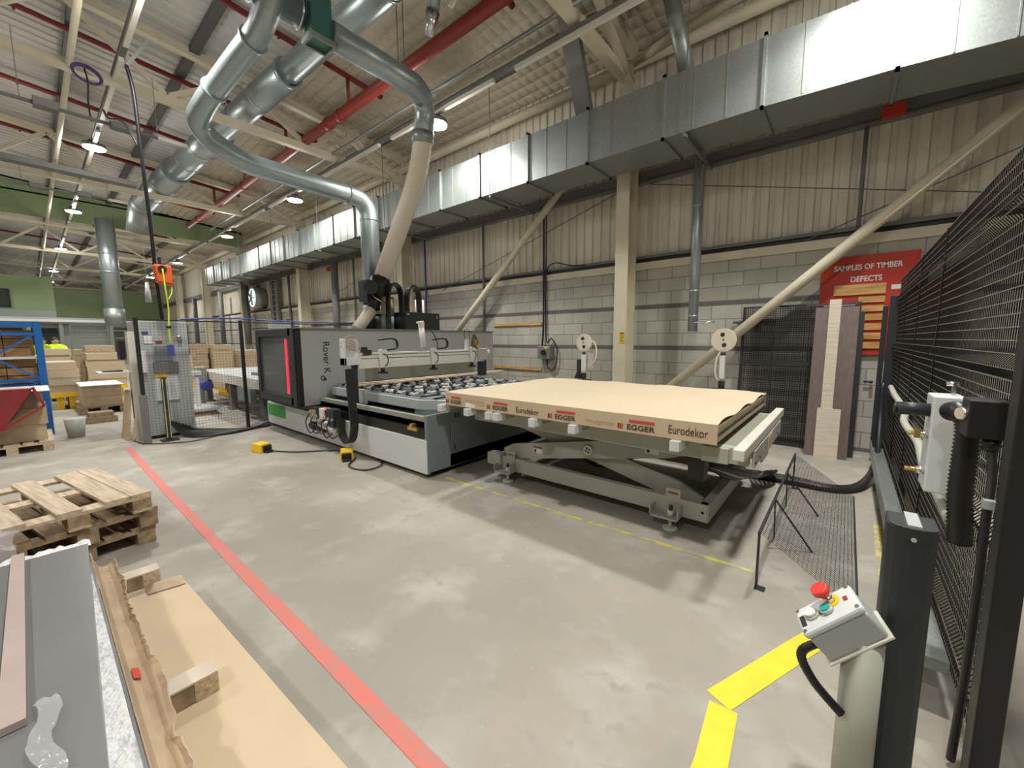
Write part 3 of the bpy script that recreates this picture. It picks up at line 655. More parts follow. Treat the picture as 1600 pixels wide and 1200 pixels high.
# equipment on top of the cabin
t = thing('control_cabinet', 'black steel box sitting on top of the machine cabin', 'cabinet', (-6.9, 5.2, 1.79))
MB().box(-7.2, -6.70, 4.76, 5.62, 1.80, 2.15).build('box', 'black', t, bevel=.008)
MB().box(-6.699, -6.695, 4.80, 4.86, 2.09, 2.12).box(-6.699, -6.695, 5.54, 5.57, 2.04, 2.10).build('badge', 'chrome', t)
for i, (y0, x) in enumerate(((4.56, -6.98), (5.00, -6.98))):
    t = thing('arched_cable_chain', ('tall black arched cable chain behind the black box, left one', 'tall black arched cable chain behind the black box, right one')[i], 'cable chain', (x, y0+.15, 1.8), 0, 'arched cable chains on the cabin')
    c_ = [(x, y0, 1.80), (x, y0, 2.2), (x, y0+.01, 2.5), (x, y0+.08, 2.68), (x, y0+.18, 2.70), (x, y0+.28, 2.62), (x, y0+.31, 2.42), (x, y0+.31, 1.95)]
    Q = spline(c_, 7)
    for k in range(0, len(Q)-2, 2):
        MB().bar(Q[k], Q[k+2], .15, .035, up=(0, 1, .1)).build('chain_link', 'rubber', t)
t = thing('suction_manifold', 'black duct valve cluster with translucent brown hoses on the cabin', 'duct fitting', (-7.3, 4.5, 1.79))
MB().cyl((-7.25, 4.58, 2.45), (-7.25, 4.58, 2.84), .19, 22).cyl((-7.25, 4.58, 2.80), (-7.25, 4.58, 2.87), .165, 22).build('valve_body', 'black', t)
MB().cyl((-7.2, 4.36, 2.6), (-7.0, 4.22, 2.6), .13, 20).box(-7.5, -7.2, 4.25, 4.5, 2.35, 2.76).build('valve_drum', 'dark', t)
MB().cyl((-7.12, 4.64, 2.10), (-7.12, 4.64, 2.45), .13, 20).build('brown_hose', 'hoseb', t)
MB().cyl((-7.12, 4.64, 1.79), (-7.12, 4.64, 2.10), .12, 20).build('lower_sleeve', 'midgray', t)
MB().cyl((-7.25, 4.42, 2.18), (-7.25, 4.42, 2.46), .12, 18).build('black_sleeve', 'black', t)
MB().cyl((-7.25, 4.36, 2.18), (-7.2, 4.0, 1.80), .11, 18).build('cream_hose', 'hosec', t)
MB().tube(spline([(-7.15, 4.3, 2.5), (-7.0, 4.35, 2.38), (-7.0, 4.5, 2.34), (-7.05, 4.62, 2.45)], 6), .012, 6).build('steel_clip', 'chrome', t)
MB().cyl((-7.15, 5.45, 1.8), (-7.15, 5.45, 2.45), .10, 16).build('side_hose', 'hosec', t)
# ------------------------------------------------------------------ scissor lift table
t = thing('scissor_lift_table', 'pale grey scissor lift table standing on adjustable feet', 'lift table', (-1.9, 4.2, 0))
for y in (3.42, 4.92):
    MB().box(-3.05, -.78, y-.035, y+.035, .11, .26).build('base_rail', 'liftgray', t, bevel=.005)
MB().box(-.84, -.77, 3.39, 4.95, .11, .26).build('base_end', 'liftgray', t, bevel=.005)
MB().box(-3.12, -3.05, 3.39, 4.95, .11, .26).build('base_end', 'liftgray', t, bevel=.005)
MB().box(-3.18, -2.98, 3.34, 3.46, .15, .29).build('corner_block', 'liftgray', t, bevel=.012)
def arm(y, p, q, wd=.17):
    (x0, z0), (x1, z1) = p, q; d = Vector((x1-x0, 0, z1-z0)).normalized(); n = Vector((-d.z, 0, d.x))
    A = Vector((x0, y, z0)); B = Vector((x1, y, z1)); h = wd/2
    pts = [A-n*h*.5, A+d*.12-n*h, B-d*.35-n*h, B-n*h*.35, B+n*h*.35, B-d*.2+n*h, A+d*.15+n*h, A+n*h*.5]
    return MB().hexa([v+Vector((0, -.02, 0)) for v in pts], [v+Vector((0, .02, 0)) for v in pts])
for y in (3.47, 4.88):
    arm(y, (-3.0, .30), (-.80, .72)).build('scissor_arm', 'liftgray', t)
for y in (3.56, 4.80):
    arm(y, (-3.0, .72), (-.86, .22)).build('scissor_arm', 'liftgray', t)
pv = MB().cyl((-1.9, 3.43, .51), (-1.9, 3.455, .51), .05, 24).build('pivot', 'creamwhite', t)
b = MB()
for a in range(4): b.cyl((-1.9+.02*math.cos(a*PI/2+.4), 3.427, .51+.02*math.sin(a*PI/2+.4)), (-1.9+.02*math.cos(a*PI/2+.4), 3.431, .51+.02*math.sin(a*PI/2+.4)), .009, 8)
b.build('pivot_hole', 'black', pv)
for x, z in ((-2.52, .40), (-1.27, .62)):
    s_ = MB().box(x-.06, x+.06, 3.447, 3.450, z-.035, z+.035).build('warning_sticker', 'paper', t, label='small white and dark red warning sticker')
    MB().box(x-.06, x+.06, 3.445, 3.447, z+.017, z+.036).build('sticker_band', 'redpipe', s_)
    MB().box(x-.045, x-.02, 3.445, 3.447, z-.028, z+.005).build('sticker_mark', 'black', s_)
MB().cyl((-2.2, 4.1, .2), (-1.2, 4.1, .52), .055, 14).build('lift_cylinder', 'dark', t)
MB().cyl((-2.6, 4.3, .35), (-2.35, 4.3, .35), .09, 14).build('lift_motor', 'dark', t)
b = MB()
for k in range(3): b.tube(spline([(-2.3, 3.9+k*.1, .3), (-2.0, 3.8+k*.1, .24), (-1.7, 3.85+k*.1, .28), (-1.4, 3.9, .2)], 6), .012, 6)
b.build('hydraulic_hose', 'rubber', t)
for x in (-2.87, -1.07):
    f = MB().box(x-.14, x+.10, 3.27, 3.385, .10, .115).box(x-.14, x-.13, 3.27, 3.385, .10, .19).box(x+.09, x+.10, 3.27, 3.385, .10, .22).build('foot_bracket', 'liftgray', t)
    MB().box(x-.04, x+.08, 3.378, 3.384, .22, .34).box(x-.02, x+.05, 3.375, 3.379, .26, .31).build('upright_plate', 'liftgray', t)
    MB().box(x-.02, x+.06, 3.371, 3.375, .295, .31).build('red_mark', 'redpipe', f)
    MB().cyl((x+.02, 3.33, 0), (x+.02, 3.33, .02), .06, 18).cyl((x+.02, 3.33, .02), (x+.02, 3.33, .12), .014, 8).cyl((x+.02, 3.33, .115), (x+.02, 3.33, .17), .027, 12).build('levelling_foot', 'creamwhite', f)
    MB().cyl((x+.02, 3.33, .17), (x+.02, 3.33, .21), .016, 8).build('adjuster_bolt', 'dark', f)
for x, y in ((-2.9, 4.97), (-1.0, 4.97)): MB().cyl((x, y+.03, 0), (x, y+.03, .14), .04, 14).build('rear_foot', 'liftgray', t)
MB().cyl((-.815, 3.40, .19), (-.815, 3.385, .19), .012, 8).build('hole', 'black', t)
# upper frame
MB().box(-3.2, -.48, 3.16, 3.24, .70, .82).build('top_rail', 'liftgray', t, bevel=.004)
MB().box(-3.2, -.48, 4.80, 4.88, .70, .82).build('top_rail', 'liftgray', t, bevel=.004)
MB().box(-3.2, -.56, 3.24, 4.80, .79, .82).build('deck_plate', 'olive', t)
for x in (-3.50, -3.07, -2.76, -2.65, -2.20, -1.77, -.91):
    a = MB().box(x-.035, x+.035, 3.02, 4.95, .80, .87).build('cross_bar', 'liftgray', t)
    MB().hexa([(x-.035, 2.90, .79), (x+.035, 2.90, .79), (x+.045, 3.02, .795), (x-.035, 3.02, .795)], [(x-.035, 2.90, .87), (x+.035, 2.90, .87), (x+.045, 3.02, .87), (x-.035, 3.02, .87)]).build('end_cap', 'white', a, bevel=.006, label='white plastic end cap')
MB().box(-.78, -.60, 3.12, 4.86, .70, .815).build('end_housing', 'liftgray', t, bevel=.004)
MB().box(-.475, -.46, 3.28, 4.75, .66, .79).build('side_plate', 'liftgray', t, bevel=.002)
MB().box(-.60, -.475, 3.40, 3.46, .70, .78).build('bracket_arm', 'liftgray', t)
MB().box(-.60, -.475, 4.5, 4.56, .70, .78).build('bracket_arm', 'liftgray', t)
MB().box(-.60, -.58, 4.6, 5.02, .36, .80).build('rear_plate', 'palegray', t)
bm_ = MB().box(-.535, -.465, 2.90, 4.98, .80, .875).build('end_stop_beam', 'creamwhite', t, bevel=.006)
for y in (3.3, 3.5, 4.5): MB().cyl((-.458, y, .70), (-.452, y, .70), .010, 8).build('bolt', 'dark', t)
MB().box(-.459, -.455, 3.9, 4.15, .66, .78).build('paper_label', 'kraft', t)
MB().box(-.92, -.80, 3.30, 3.42, .48, .66).build('switch_box', 'black', t)
# kraft-wrapped panel on the lift
t = thing('wrapped_panel_stack', 'kraft wrapped sheet stack with printed edge lying on the lift table', 'board stack', (-2, 4, .87))
PX0, PX1, PY0, PY1, PZ0, PZ1 = -3.44, -.64, 2.95, 5.05, .873, 1.02
for k in range(3):
    MB().box(PX0+.02, PX1-.012-(k % 2)*.02, PY0+.02, PY1-.02, PZ0+.004+k*.036, PZ0+.036+k*.036).build('board', 'paleoak', t)
nx_, ny_ = 28, 22; vs = []; rnd = random.Random(3)
for j in range(ny_+1):
    for i in range(nx_+1):
        x = PX0+(PX1-PX0)*i/nx_; y = PY0+(PY1-PY0)*j/ny_
        e = .012*math.sin(i*.9+j*.35)*math.sin(j*.5)*.4 + rnd.uniform(-.0015, .0015)
        edge = (i == nx_)
        vs.append((x, y, PZ1+e-(.006 if j == 0 else 0)+(.012*math.sin(j*.8) if edge else 0)))
b = MB().add(vs, [(j*(nx_+1)+i, j*(nx_+1)+i+1, (j+1)*(nx_+1)+i+1, (j+1)*(nx_+1)+i) for j in range(ny_) for i in range(nx_)], 0, True)
b.build('top_wrap', 'kraftp', t, label='pale kraft paper cover')
fw = MB().box(PX0, PX1, PY0-.004, PY0+.001, PZ0, PZ1-.004).build('front_wrap', 'kraft', t, label='printed brown edge wrap')
MB().box(PX0-.004, PX0+.002, PY0, PY1, PZ0, PZ1-.004).build('end_wrap', 'kraft', t)
MB().box(PX0, PX1, PY1, PY1+.004, PZ0, PZ1-.004).build('back_wrap', 'kraft', t)
MB().box(PX1-.01, PX1, PY0, PY1, PZ1-.028, PZ1-.018).build('end_flap', 'cardb', t)
fy = PY0-.006
def logo(x, w_):
    text('EGGER', .058, (x, fy, .915), (1, 0, 0), (0, 0, 1), 'print', t, 'printed_word', width=w_, bold=.0012)
    b = MB(); b.box(x-w_*.42, x+w_*.5, fy-.0005, fy, .953, .975); b.build('printed_bar', 'printred', t)
    b = MB(); xl = x-w_*.5-.075
    for z in (.897, .912, .927): b.box(xl, xl+.045, fy-.0005, fy, z, z+.009)
    b.box(xl, xl+.012, fy-.0005, fy, .897, .936); b.build('printed_mark', 'printred', t)
for x, w_ in ((-3.27, .17), (-2.62, .20), (-1.86, .21), (-1.18, .22)): logo(x, w_)
text('Eurodekor', .075, (-2.28, fy, .925), (1, 0, 0), (0, 0, 1), 'print', t, 'printed_word', width=.27)
text('www.egger.com', .055, (-1.53, fy, .925), (1, 0, 0), (0, 0, 1), 'cardb', t, 'printed_word', width=.26)
text('Eurodekor', .088, (-.835, fy, .94), (1, 0, 0), (0, 0, 1), 'print', t, 'printed_word', width=.27)
b = MB().box(-3.11, -3.0, fy-.0005, fy, .895, .915)
b.hexa([(-3.12, fy-.001, .88), (-2.98, fy-.001, .88), (-2.98, fy, .88), (-3.12, fy, .88)], [(-3.11, fy-.001, .93), (-2.96, fy-.001, .915), (-2.96, fy, .915), (-3.11, fy, .93)]); b.build('torn_patch', 'paper', t)
b = MB()
for z in (.90, .93):
    for k in range(5): b.box(-3.12+k*.06, -3.08+k*.06, fy-.0004, fy, z+.018, z+.030)
b.build('faint_print', 'cardb', t)
# two suction cup arms behind the lift
for i, (x, r, z) in enumerate(((-2.98, .125, 1.55), (-1.12, .135, 1.585))):
    t = thing('suction_disc', ('round pale suction disc on a stalk, left of the steel column', 'round pale suction disc on a stalk, in front of the tube brace')[i], 'suction cup', (x, 5.25, 0), 0, 'suction discs behind the lift table')
    y = 5.22
    MB().cyl((x, y-.012, z), (x, y+.012, z), r, 36).build('rubber_rim', 'hosec', t)
    d = MB().cyl((x, y-.018, z), (x, y+.01, z), r*.86, 32).build('disc', 'creamwhite', t)
    b = MB()
    for dx, dz_ in ((-.012, .06), (.0, 0), (.01, -.06)): b.cyl((x+dx, y-.026, z+dz_), (x+dx, y-.018, z+dz_), .024 if dz_ else .009, 14)
    b.build('disc_bolt', 'dark', d)
    MB().cyl((x, y, z-r-.01), (x, y, z-r-.05), .025, 12).build('upper_joint', 'dark', t)
    MB().box(x-.03, x+.03, y-.03, y+.03, 1.02, 1.10).build('lower_joint', 'dark', t)
    MB().box(x-.028, x+.028, y-.028, y+.028, 1.13, z-r-.05).build('air_cylinder', 'white', t, bevel=.004)
    MB().cyl((x, y, .05), (x, y, 1.02), .03, 10).box(x-.10, x+.10, y-.06, y+.06, .98, 1.01).box(x-.12, x+.12, y-.1, y+.1, 0, .05).build('stand', 'dark', t)
    MB().tube(spline([(x+.02, y, z+.02), (x+.16, y+.02, z), (x+.19, y+.02, z-.2), (x+.08, y+.02, z-.38)] if i == 0 else [(x-.03, y, z-r), (x-.07, y, z-r-.12), (x-.07, y, z-r-.28), (x-.03, y, 1.1)], 8), .011, 8).build('air_hose', 'hosec', t)
    if i == 0:
        MB().box(x-.10, x-.06, y-.03, y+.03, 1.02, 1.3).cyl((x-.14, y, 1.02), (x-.06, y, 1.2), .015, 8).build('side_bracket', 'dark', t)
        MB().box(x+.06, x+.14, y+.02, y+.03, 1.18, 1.40).build('clear_plate', 'film', t)
# isolator on the wall and its cables
t = thing('isolator_switch', 'small grey isolator switch box on the block wall', 'switch', (-5.15, 7.33, 1.2))
MB().box(-5.31, -4.98, 7.24, 7.40, 1.17, 1.45).build('box', 'galv', t, bevel=.01)
MB().cyl((-5.14, 7.24, 1.31), (-5.14, 7.20, 1.31), .06, 16).build('rotary_knob', 'black', t)
MB().box(-5.13, -5.03, 7.235, 7.24, 1.40, 1.435).build('yellow_tag', 'yellow', t)
MB().tube(spline([(-5.22, 7.34, 4.4), (-5.22, 7.34, 3.0), (-5.22, 7.34, 1.9), (-5.25, 7.34, 1.46)], 6), .022, 8).build('conduit', 'rubber', t)
MB().tube(spline([(-5.16, 7.35, 4.4), (-5.16, 7.35, 1.75), (-5.0, 7.34, 1.62), (-4.86, 7.34, 1.4), (-4.88, 7.34, 1.05), (-5.0, 7.34, .92), (-5.1, 7.34, 1.0), (-5.12, 7.34, 1.17)], 8), .014, 8).build('cable_loop', 'rubber', t)
MB().tube(spline([(-5.18, 7.34, 2.95), (-5.1, 7.34, 3.15), (-4.9, 7.34, 3.22), (-4.5, 7.34, 3.12), (-4.2, 7.34, 3.10)], 8), .012, 6).build('spur_cable', 'rubber', t)
for i, (z, lab) in enumerate(((1.95, 'pine batten fixed on the wall left of the switch, upper one'), (.93, 'pine batten fixed on the wall left of the switch, lower one'))):
    MB().box(-6.75, -5.3, 7.37, 7.40, z-.03, z+.03).build('wall_batten', 'pine', label=lab, cat='batten', group='pine battens on the wall')
for x, z, lab in ((-14.8, 4.2, 'small red alarm box under the duct beside the drop duct'), (.25, 4.46, 'small red alarm box below the duct at upper right')):
    MB().box(x-.11, x+.11, 7.22, 7.32, z-.07, z+.07).build('alarm_box', 'red', label=lab, cat='alarm', group='red alarm boxes on the wall')
# ------------------------------------------------------------------ floor markings
def strip(name, pts, wd, m, label, cat='floor line'):
    b = MB(); P_ = [Vector((x, y, 0)) for x, y in pts]; n = len(P_); L_ = []; R_ = []
    for i in range(n):
        d = (P_[min(i+1, n-1)]-P_[max(i-1, 0)]).normalized(); s_ = Vector((-d.y, d.x, 0))*wd/2
        L_.append(P_[i]+s_); R_.append(P_[i]-s_)
    for i in range(n-1):
        b.hexa([R_[i]+Vector((0, 0, .0005)), R_[i+1]+Vector((0, 0, .0005)), L_[i+1]+Vector((0, 0, .0005)), L_[i]+Vector((0, 0, .0005))], [v+Vector((0, 0, .003)) for v in (R_[i], R_[i+1], L_[i+1], L_[i])])
    return b.build(name, m, label=label, cat=cat)
strip('floor_line', [(-8.25, .80), (-5.5, .80), (-3.04, .81), (-.2, .84)], .075, 'redline', 'long red painted line running away across the concrete floor')
strip('floor_line', [(-.29, .6), (-.29, 1.50), (-.31, 1.80)], .11, 'yeltape', 'yellow floor tape at the bottom right running toward the camera')
strip('floor_line', [(-.335, 1.82), (-.08, 2.43), (.02, 2.66)], .115, 'yeltape', 'wide yellow floor tape running behind the grey control box')
strip('floor_line', [(-3.5, 2.97), (-2.4, 2.99), (-1.4, 3.02), (-.38, 3.06)], .04, 'yelworn', 'thin worn yellow line in front of the scissor lift')
strip('floor_line', [(.30, 3.3), (.30, 4.0), (.31, 4.6)], .07, 'yelworn', 'faded yellow patch of line beside the wire fence')
# ------------------------------------------------------------------ wire mesh helper
def mesh_sheet(b, P0, U, V, nu, nv, r, fold=None, hm=0):
    """crossed wires over the rectangle P0 + U + V"""
    P0, U, V = Vector(P0), Vector(U), Vector(V)
    for i in range(nu+1):
        a = P0+U*(i/nu)
        if fold: 
            n_ = fold[0]; pts = [a+V*t+n_*o for t, o in fold[1]]
            for k in range(len(pts)-1): b.wire(pts[k], pts[k+1], r)
        else: b.wire(a, a+V, r)
    for j in range(nv+1):
        t = j/nv; o = 0
        if fold:
            F_ = fold[1]
            for k in range(len(F_)-1):
                if F_[k][0] <= t <= F_[k+1][0]:
                    u_ = (t-F_[k][0])/(F_[k+1][0]-F_[k][0]); o = F_[k][1]+(F_[k+1][1]-F_[k][1])*u_
        a = P0+V*t + (fold[0]*o if fold else Vector())
        b.wire(a, a+U, r*1.15, hm)
# ------------------------------------------------------------------ safety fence at right
FX = .45
t = thing('safety_fence', 'tall black welded wire safety fence running to the wall on the right', 'fence', (FX, 4.4, 0))
folds = [(0, 0)]
for z in (.30, .90, 1.50, 2.08):
    q = (z-.12)/2.18; folds += [(q-.022, 0), (q, .035), (q+.022, 0)]
folds += [(1, 0)]
ys = [1.99, 3.85, 4.95, 6.0, 6.85]
for i in range(4):
    b = MB(); y0, y1 = ys[i]+.03, ys[i+1]-.012
    mesh_sheet(b, (FX, y0, .12), (0, y1-y0, 0), (0, 0, 2.18), int((y1-y0)/.028), 46, .0024, (Vector((-1, 0, 0)), folds), 1)
    b.build('wire_panel', ['blackwire', 'wireglint'], t)
for y in (3.845, 4.95, 6.0): MB().box(FX-.008, FX+.004, y-.006, y+.006, .1, 2.3).build('panel_edge', 'blackwire', t)
MB().box(FX-.036, FX+.03, 1.93, 2.02, 0, 2.42).build('post', 'black', t, bevel=.006)
MB().box(FX-.08, FX+.04, 6.83, 6.93, 0, 2.12).box(FX-.14, FX-.09, 6.9, 6.93, .1, 2.0).build('post', 'dark', t, bevel=.006)
b = MB()
for y in (3.85, 4.95, 6.0): b.box(FX-.012, FX+.028, y-.02, y+.02, 0, 2.25)
MB().box(FX+.005, FX+.035, 4.93, 4.97, 0, 2.2).build('slim_post', 'black', t)
for y, z in ((1.99, 1.36), (1.99, 1.22), (1.99, .95)): MB().cyl((FX-.010, y-.03, z), (FX-.018, y-.03, z), .007, 8).build('clamp', 'chrome', t)
# cable tray and trunking along the fence foot
MB().box(FX-.16, FX-.04, 2.3, 6.5, .22, .27).box(FX-.16, FX-.152, 2.3, 6.5, .27, .36).build('cable_tray', 'galv', label='low grey cable tray running along the foot of the wire fence', cat='cable tray')
MB().tube(spline([(FX-.05, 6.1, 1.06), (FX-.06, 5.4, 1.04), (FX-.05, 4.6, 1.0), (FX-.08, 4.2, .96), (FX-.06, 3.6, .93), (FX-.07, 3.2, .88), (FX-.06, 2.9, .84), (FX-.05, 2.5, .80)], 6), [.024]*43, 8).build('wrapped_pipe', 'liftgray', label='lumpy pale wrapped pipe running along the wire fence', cat='pipe')
# fence equipment
t = thing('interlock_switch', 'white door interlock box with a black handle fixed to the fence', 'switch box', (.36, 2.6, .9))
MB().box(.31, .415, 2.56, 2.74, .90, 1.34).build('box', 'white', t, bevel=.006)
MB().cyl((.20, 2.62, 1.27), (.31, 2.62, 1.27), .030, 16).cyl((.19, 2.62, 1.27), (.20, 2.62, 1.27), .026, 16).build('handle', 'dark', t)
for z in (.99, 1.16): MB().cyl((.245, 2.60, z), (.31, 2.60, z), .010, 8).build('pin', 'brass', t)
for z in (.99, 1.16): MB().cyl((.285, 2.60, z), (.31, 2.60, z), .018, 10).build('nut', 'chrome', t)
MB().box(.265, .285, 2.59, 2.61, 1.14, 1.18).build('padlock', 'brass', t)
MB().box(.38, .39, 2.66, 2.70, 1.34, 1.40).cyl((.36, 2.68, 1.39), (.40, 2.68, 1.39), .01, 8).build('bracket', 'chrome', t)
t = thing('junction_box', 'square black junction box on the fence beside the white box', 'junction box', (.42, 2.25, 1.22))
MB().box(.355, .485, 2.17, 2.29, 1.235, 1.375).build('box', 'black', t, bevel=.006)
MB().cyl((.355, 2.20, 1.32), (.335, 2.19, 1.32), .022, 12).build('gland', 'chrome', t)
for z in (1.255, 1.35): MB().cyl((.487, 2.16, z), (.510, 2.16, z), .012, 10).build('bolt', 'chrome', t)
MB().cyl((.425, 2.21, 1.235), (.425, 2.21, 1.19), .024, 12).build('cable_gland', 'black', t)
pp, rs = ringed([(.345, 2.42, 1.295), (.365, 2.36, 1.305), (.385, 2.34, 1.25), (.385, 2.33, 1.12), (.385, 2.33, .98), (.395, 2.33, .85), (.40, 2.34, .78)], .036, .0035, .016)
MB().tube(pp, rs, 18).build('corrugated_hose', 'rubber', label='thick black corrugated conduit hanging below the black junction box', cat='hose')
MB().tube(spline([(.425, 2.20, 1.19), (.43, 2.17, 1.10), (.418, 2.12, .95), (.415, 2.09, .7), (.41, 2.08, .35), (.40, 2.07, .03)], 8), .013, 8).build('fence_cable', 'rubber', label='black cable running down beside the big fence post to the floor', cat='cable')
MB().box(.405, .435, 2.10, 2.13, 1.00, 1.03).build('cable_clip', 'palegray', label='small pale clip on the cable beside the fence post', cat='clip')
b = MB()
for k in range(4): b.tube(spline([(-.85, 5.2+k*.05, .03), (-.4, 5.2+k*.04, .05), (.0, 5.22+k*.03, .04), (.22, 5.5+k*.05, .05), (.34, 6.1+k*.03, .20), (.37, 6.60+k*.03, .55), (.37, 6.72, 1.05)], 8), .024, 8)
b.build('cable_bundle', 'rubber', label='thick black cable bundle from the lift across the floor up the far fence post', cat='cable')
t = thing('lift_cables', 'tangle of black cables at the right hand end of the scissor lift', 'cable', (-.9, 5.0, .05))
for k in range(6):
    MB().tube(spline([(-.86+k*.01, 3.55, .55), (-.72+k*.02, 3.9+k*.05, .36), (-.62, 4.4+k*.06, .28-.02*k), (-.66+k*.03, 4.9+k*.04, .16), (-.8+k*.04, 5.3, .05)], 8), .018, 7).build('cable', ['rubber', 'rubber', 'palegray', 'rubber', 'black', 'rubber'][k], t)
# ------------------------------------------------------------------ light curtain post and control box
t = thing('sensor_post', 'dark grey waist-high safety sensor post standing by the control box', 'post', (.19, 1.78, 0))
b = MB(); pr_ = []
for k in range(9):
    a = PI*(1+k/8); pr_.append((.20+.058*math.cos(a), 1.755+.035*math.sin(a)))
pr_ += [(.258, 1.86), (.142, 1.86)]
b.hexa([(x, y, 0) for x, y in pr_], [(x, y, 1.005) for x, y in pr_]); b.build('housing', 'dark', t, bevel=.002)
MB().hexa([(x, y-.001, .96) for x, y in pr_], [(.20+(x-.20)*1.04, y-.002, 1.0) for x, y in pr_]).build('cap_skirt', 'dark', t)
MB().box(.185, .218, 1.73, 1.862, 1.004, 1.012).build('cap_strap', 'palegray', t)
MB().cyl((.20, 1.718, .972), (.20, 1.712, .972), .007, 12).build('screw', 'chrome', t)
MB().box(.10, .30, 1.70, 1.90, 0, .012).build('base_plate', 'dark', t)
t = thing('control_stand', 'grey push-button control box tilted on a pale round post', 'control box', (.10, 1.64, 0))
MB().cyl((.105, 1.645, .01), (.105, 1.645, .64), .052, 28).build('post', 'liftgray', t)
MB().cyl((.105, 1.645, 0), (.105, 1.645, .012), .09, 24).build('base', 'liftgray', t)
A0 = Vector((-.046, 1.548, .625)); D = Vector((.681, .178, .711)).normalized(); Wv = Vector((-.279, .960, .027)); Wv = (Wv-D*Wv.dot(D)).normalized(); Cn = D.cross(Wv)
def BX(l0, l1, w0, w1, c0, c1, b=None):
    b = b or MB(); f_ = lambda l, w_, c_: A0+D*l+Wv*w_+Cn*c_
    return b.hexa([f_(l0, w0, c0), f_(l1, w0, c0), f_(l1, w1, c0), f_(l0, w1, c0)], [f_(l0, w0, c1), f_(l1, w0, c1), f_(l1, w1, c1), f_(l0, w1, c1)])
def CY(l, w_, c0, c1, r, r2=None, b=None):
    b = b or MB(); f_ = lambda c_: A0+D*l+Wv*w_+Cn*c_
    return b.cyl(f_(c0), f_(c1), r, 22, r2)
BX(.004, .198, .004, .12, -.108, -.022).build('enclosure', 'palegray', t, bevel=.008)
BX(0, .202, 0, .124, -.020, .004).build('cover', 'white', t, bevel=.009)
BX(-.004, .206, -.002, .126, -.116, -.108).build('mounting_plate', 'creamwhite', t, bevel=.002)
for l, w_ in ((.012, .012), (.19, .012), (.012, .112), (.19, .112)): CY(l, w_, .002, .005, .007).build('cover_screw', 'chrome', t)
CY(.055, .062, .004, .010, .024).build('white_button_ring', 'liftgray', t)
CY(.055, .062, .010, .020, .017).build('white_button', 'paper', t)
CY(.105, .050, .004, .016, .021).build('green_button_ring', 'palegray', t)
CY(.105, .050, .016, .021, .015).build('green_button', 'green_btn', t)
CY(.128, .082, .004, .030, .017).build('stop_button_stem', 'chrome', t)
CY(.128, .082, .004, .008, .028).build('stop_button_ring', 'yellow', t)
b = CY(.128, .082, .030, .045, .016, .030); CY(.128, .082, .045, .060, .030, .027, b).build('stop_button', 'redbtn', t, label='red mushroom stop button')
BX(.010, .026, .03, .08, .004, .0055).build('printed_label', 'dark', t)
BX(.165, .178, .055, .075, .004, .0055).build('red_label', 'redpipe', t)
BX(.080, .084, .045, .07, .004, .0055).build('small_print', 'dark', t)
q0 = A0+Wv*.05-Cn*.07
pp, rs = ringed([q0+D*.006, q0-D*.03+Vector((-.012, -.01, -.008)), q0+Vector((-.035, -.012, -.07)), q0+Vector((.0, -.012, -.13)), Vector((.035, 1.60, .40)), Vector((.065, 1.60, .375))], .0135, .0012, .008)
MB().tube(pp, rs, 14).build('cable_conduit', 'rubber', t)
# ------------------------------------------------------------------ low wire guard over the cables
t = thing('cable_guard', 'low sloping black wire mesh guard standing on the floor', 'guard', (-.1, 4, 0))
b = MB(); mesh_sheet(b, (-.35, 2.88, .37), (0, 2.25, 0), (.50, .05, -.355), 82, 22, .0013); b.build('mesh', 'blackwire', t)
MB().bar((-.35, 2.86, .37), (-.35, 5.14, .37), .016, .016).build('top_bar', 'dark', t)
for y in (2.87, 5.12): MB().bar((-.35, y, 0), (-.35, y, .37), .014, .014).box(-.36, -.30, y-.03, y+.03, 0, .004).build('leg', 'dark', t)
for y in (3.6, 4.4): MB().bar((-.35, y, .36), (-.10, y+.02, .004), .012, .012).bar((-.35, y, .36), (-.35, y+.1, .004), .01, .01).build('brace', 'dark', t)
MB().bar((.15, 2.93, .012), (.15, 5.18, .012), .012, .012).build('bottom_bar', 'dark', t)
# ------------------------------------------------------------------ boards and screens leaning on the wall
t = thing('mesh_screen', 'black fine mesh screen in a frame leaning on the block wall', 'screen', (-.6, 7.2, 0))
def lean(x0, x1, z0, z1, y0, y1, th, name, m, parent=None, **kw):
    """board leaning: foot at y0, head at y1"""
    b = MB(); b.hexa([(x0, y0, z0), (x1, y0, z0), (x1, y0+th, z0), (x0, y0+th, z0)], [(x0, y1, z1), (x1, y1, z1), (x1, y1+th, z1), (x0, y1+th, z1)])
    return b.build(name, m, parent, **kw)
b = MB(); mesh_sheet(b, (-1.28, 7.12, .03), (1.36, 0, 0), (0, .14, 2.04), 52, 78, .0028); b.build('mesh', 'blackwire', t)
for x in (-1.30, .08): lean(x, x+.03, 0, 2.09, 7.10, 7.25, .03, 'frame_side', 'dark', t)
lean(-1.27, .08, 2.06, 2.09, 7.245, 7.25, .03, 'frame_rail', 'dark', t); lean(-1.27, .08, 0, .03, 7.10, 7.102, .03, 'frame_rail', 'dark', t); lean(-1.27, .08, 1.20, 1.26, 7.186, 7.19, .02, 'frame_rail', 'dark', t)
b = MB(); mesh_sheet(b, (-1.27, 7.16, .03), (1.35, 0, 0), (0, .14, 2.04), 44, 66, .0034); b.build('rear_mesh', 'blackwire', t)
lean(-.37, .09, 0, 2.02, 6.74, 7.06, .022, 'leaning_board', 'brownlam', label='tall wide brown laminate board leaning against the mesh screen', cat='board')
lean(-.225, -.10, .10, 2.12, 6.725, 7.028, .018, 'leaning_board', 'paleoak', label='tall narrow pale board leaning in front of the brown board', cat='board')
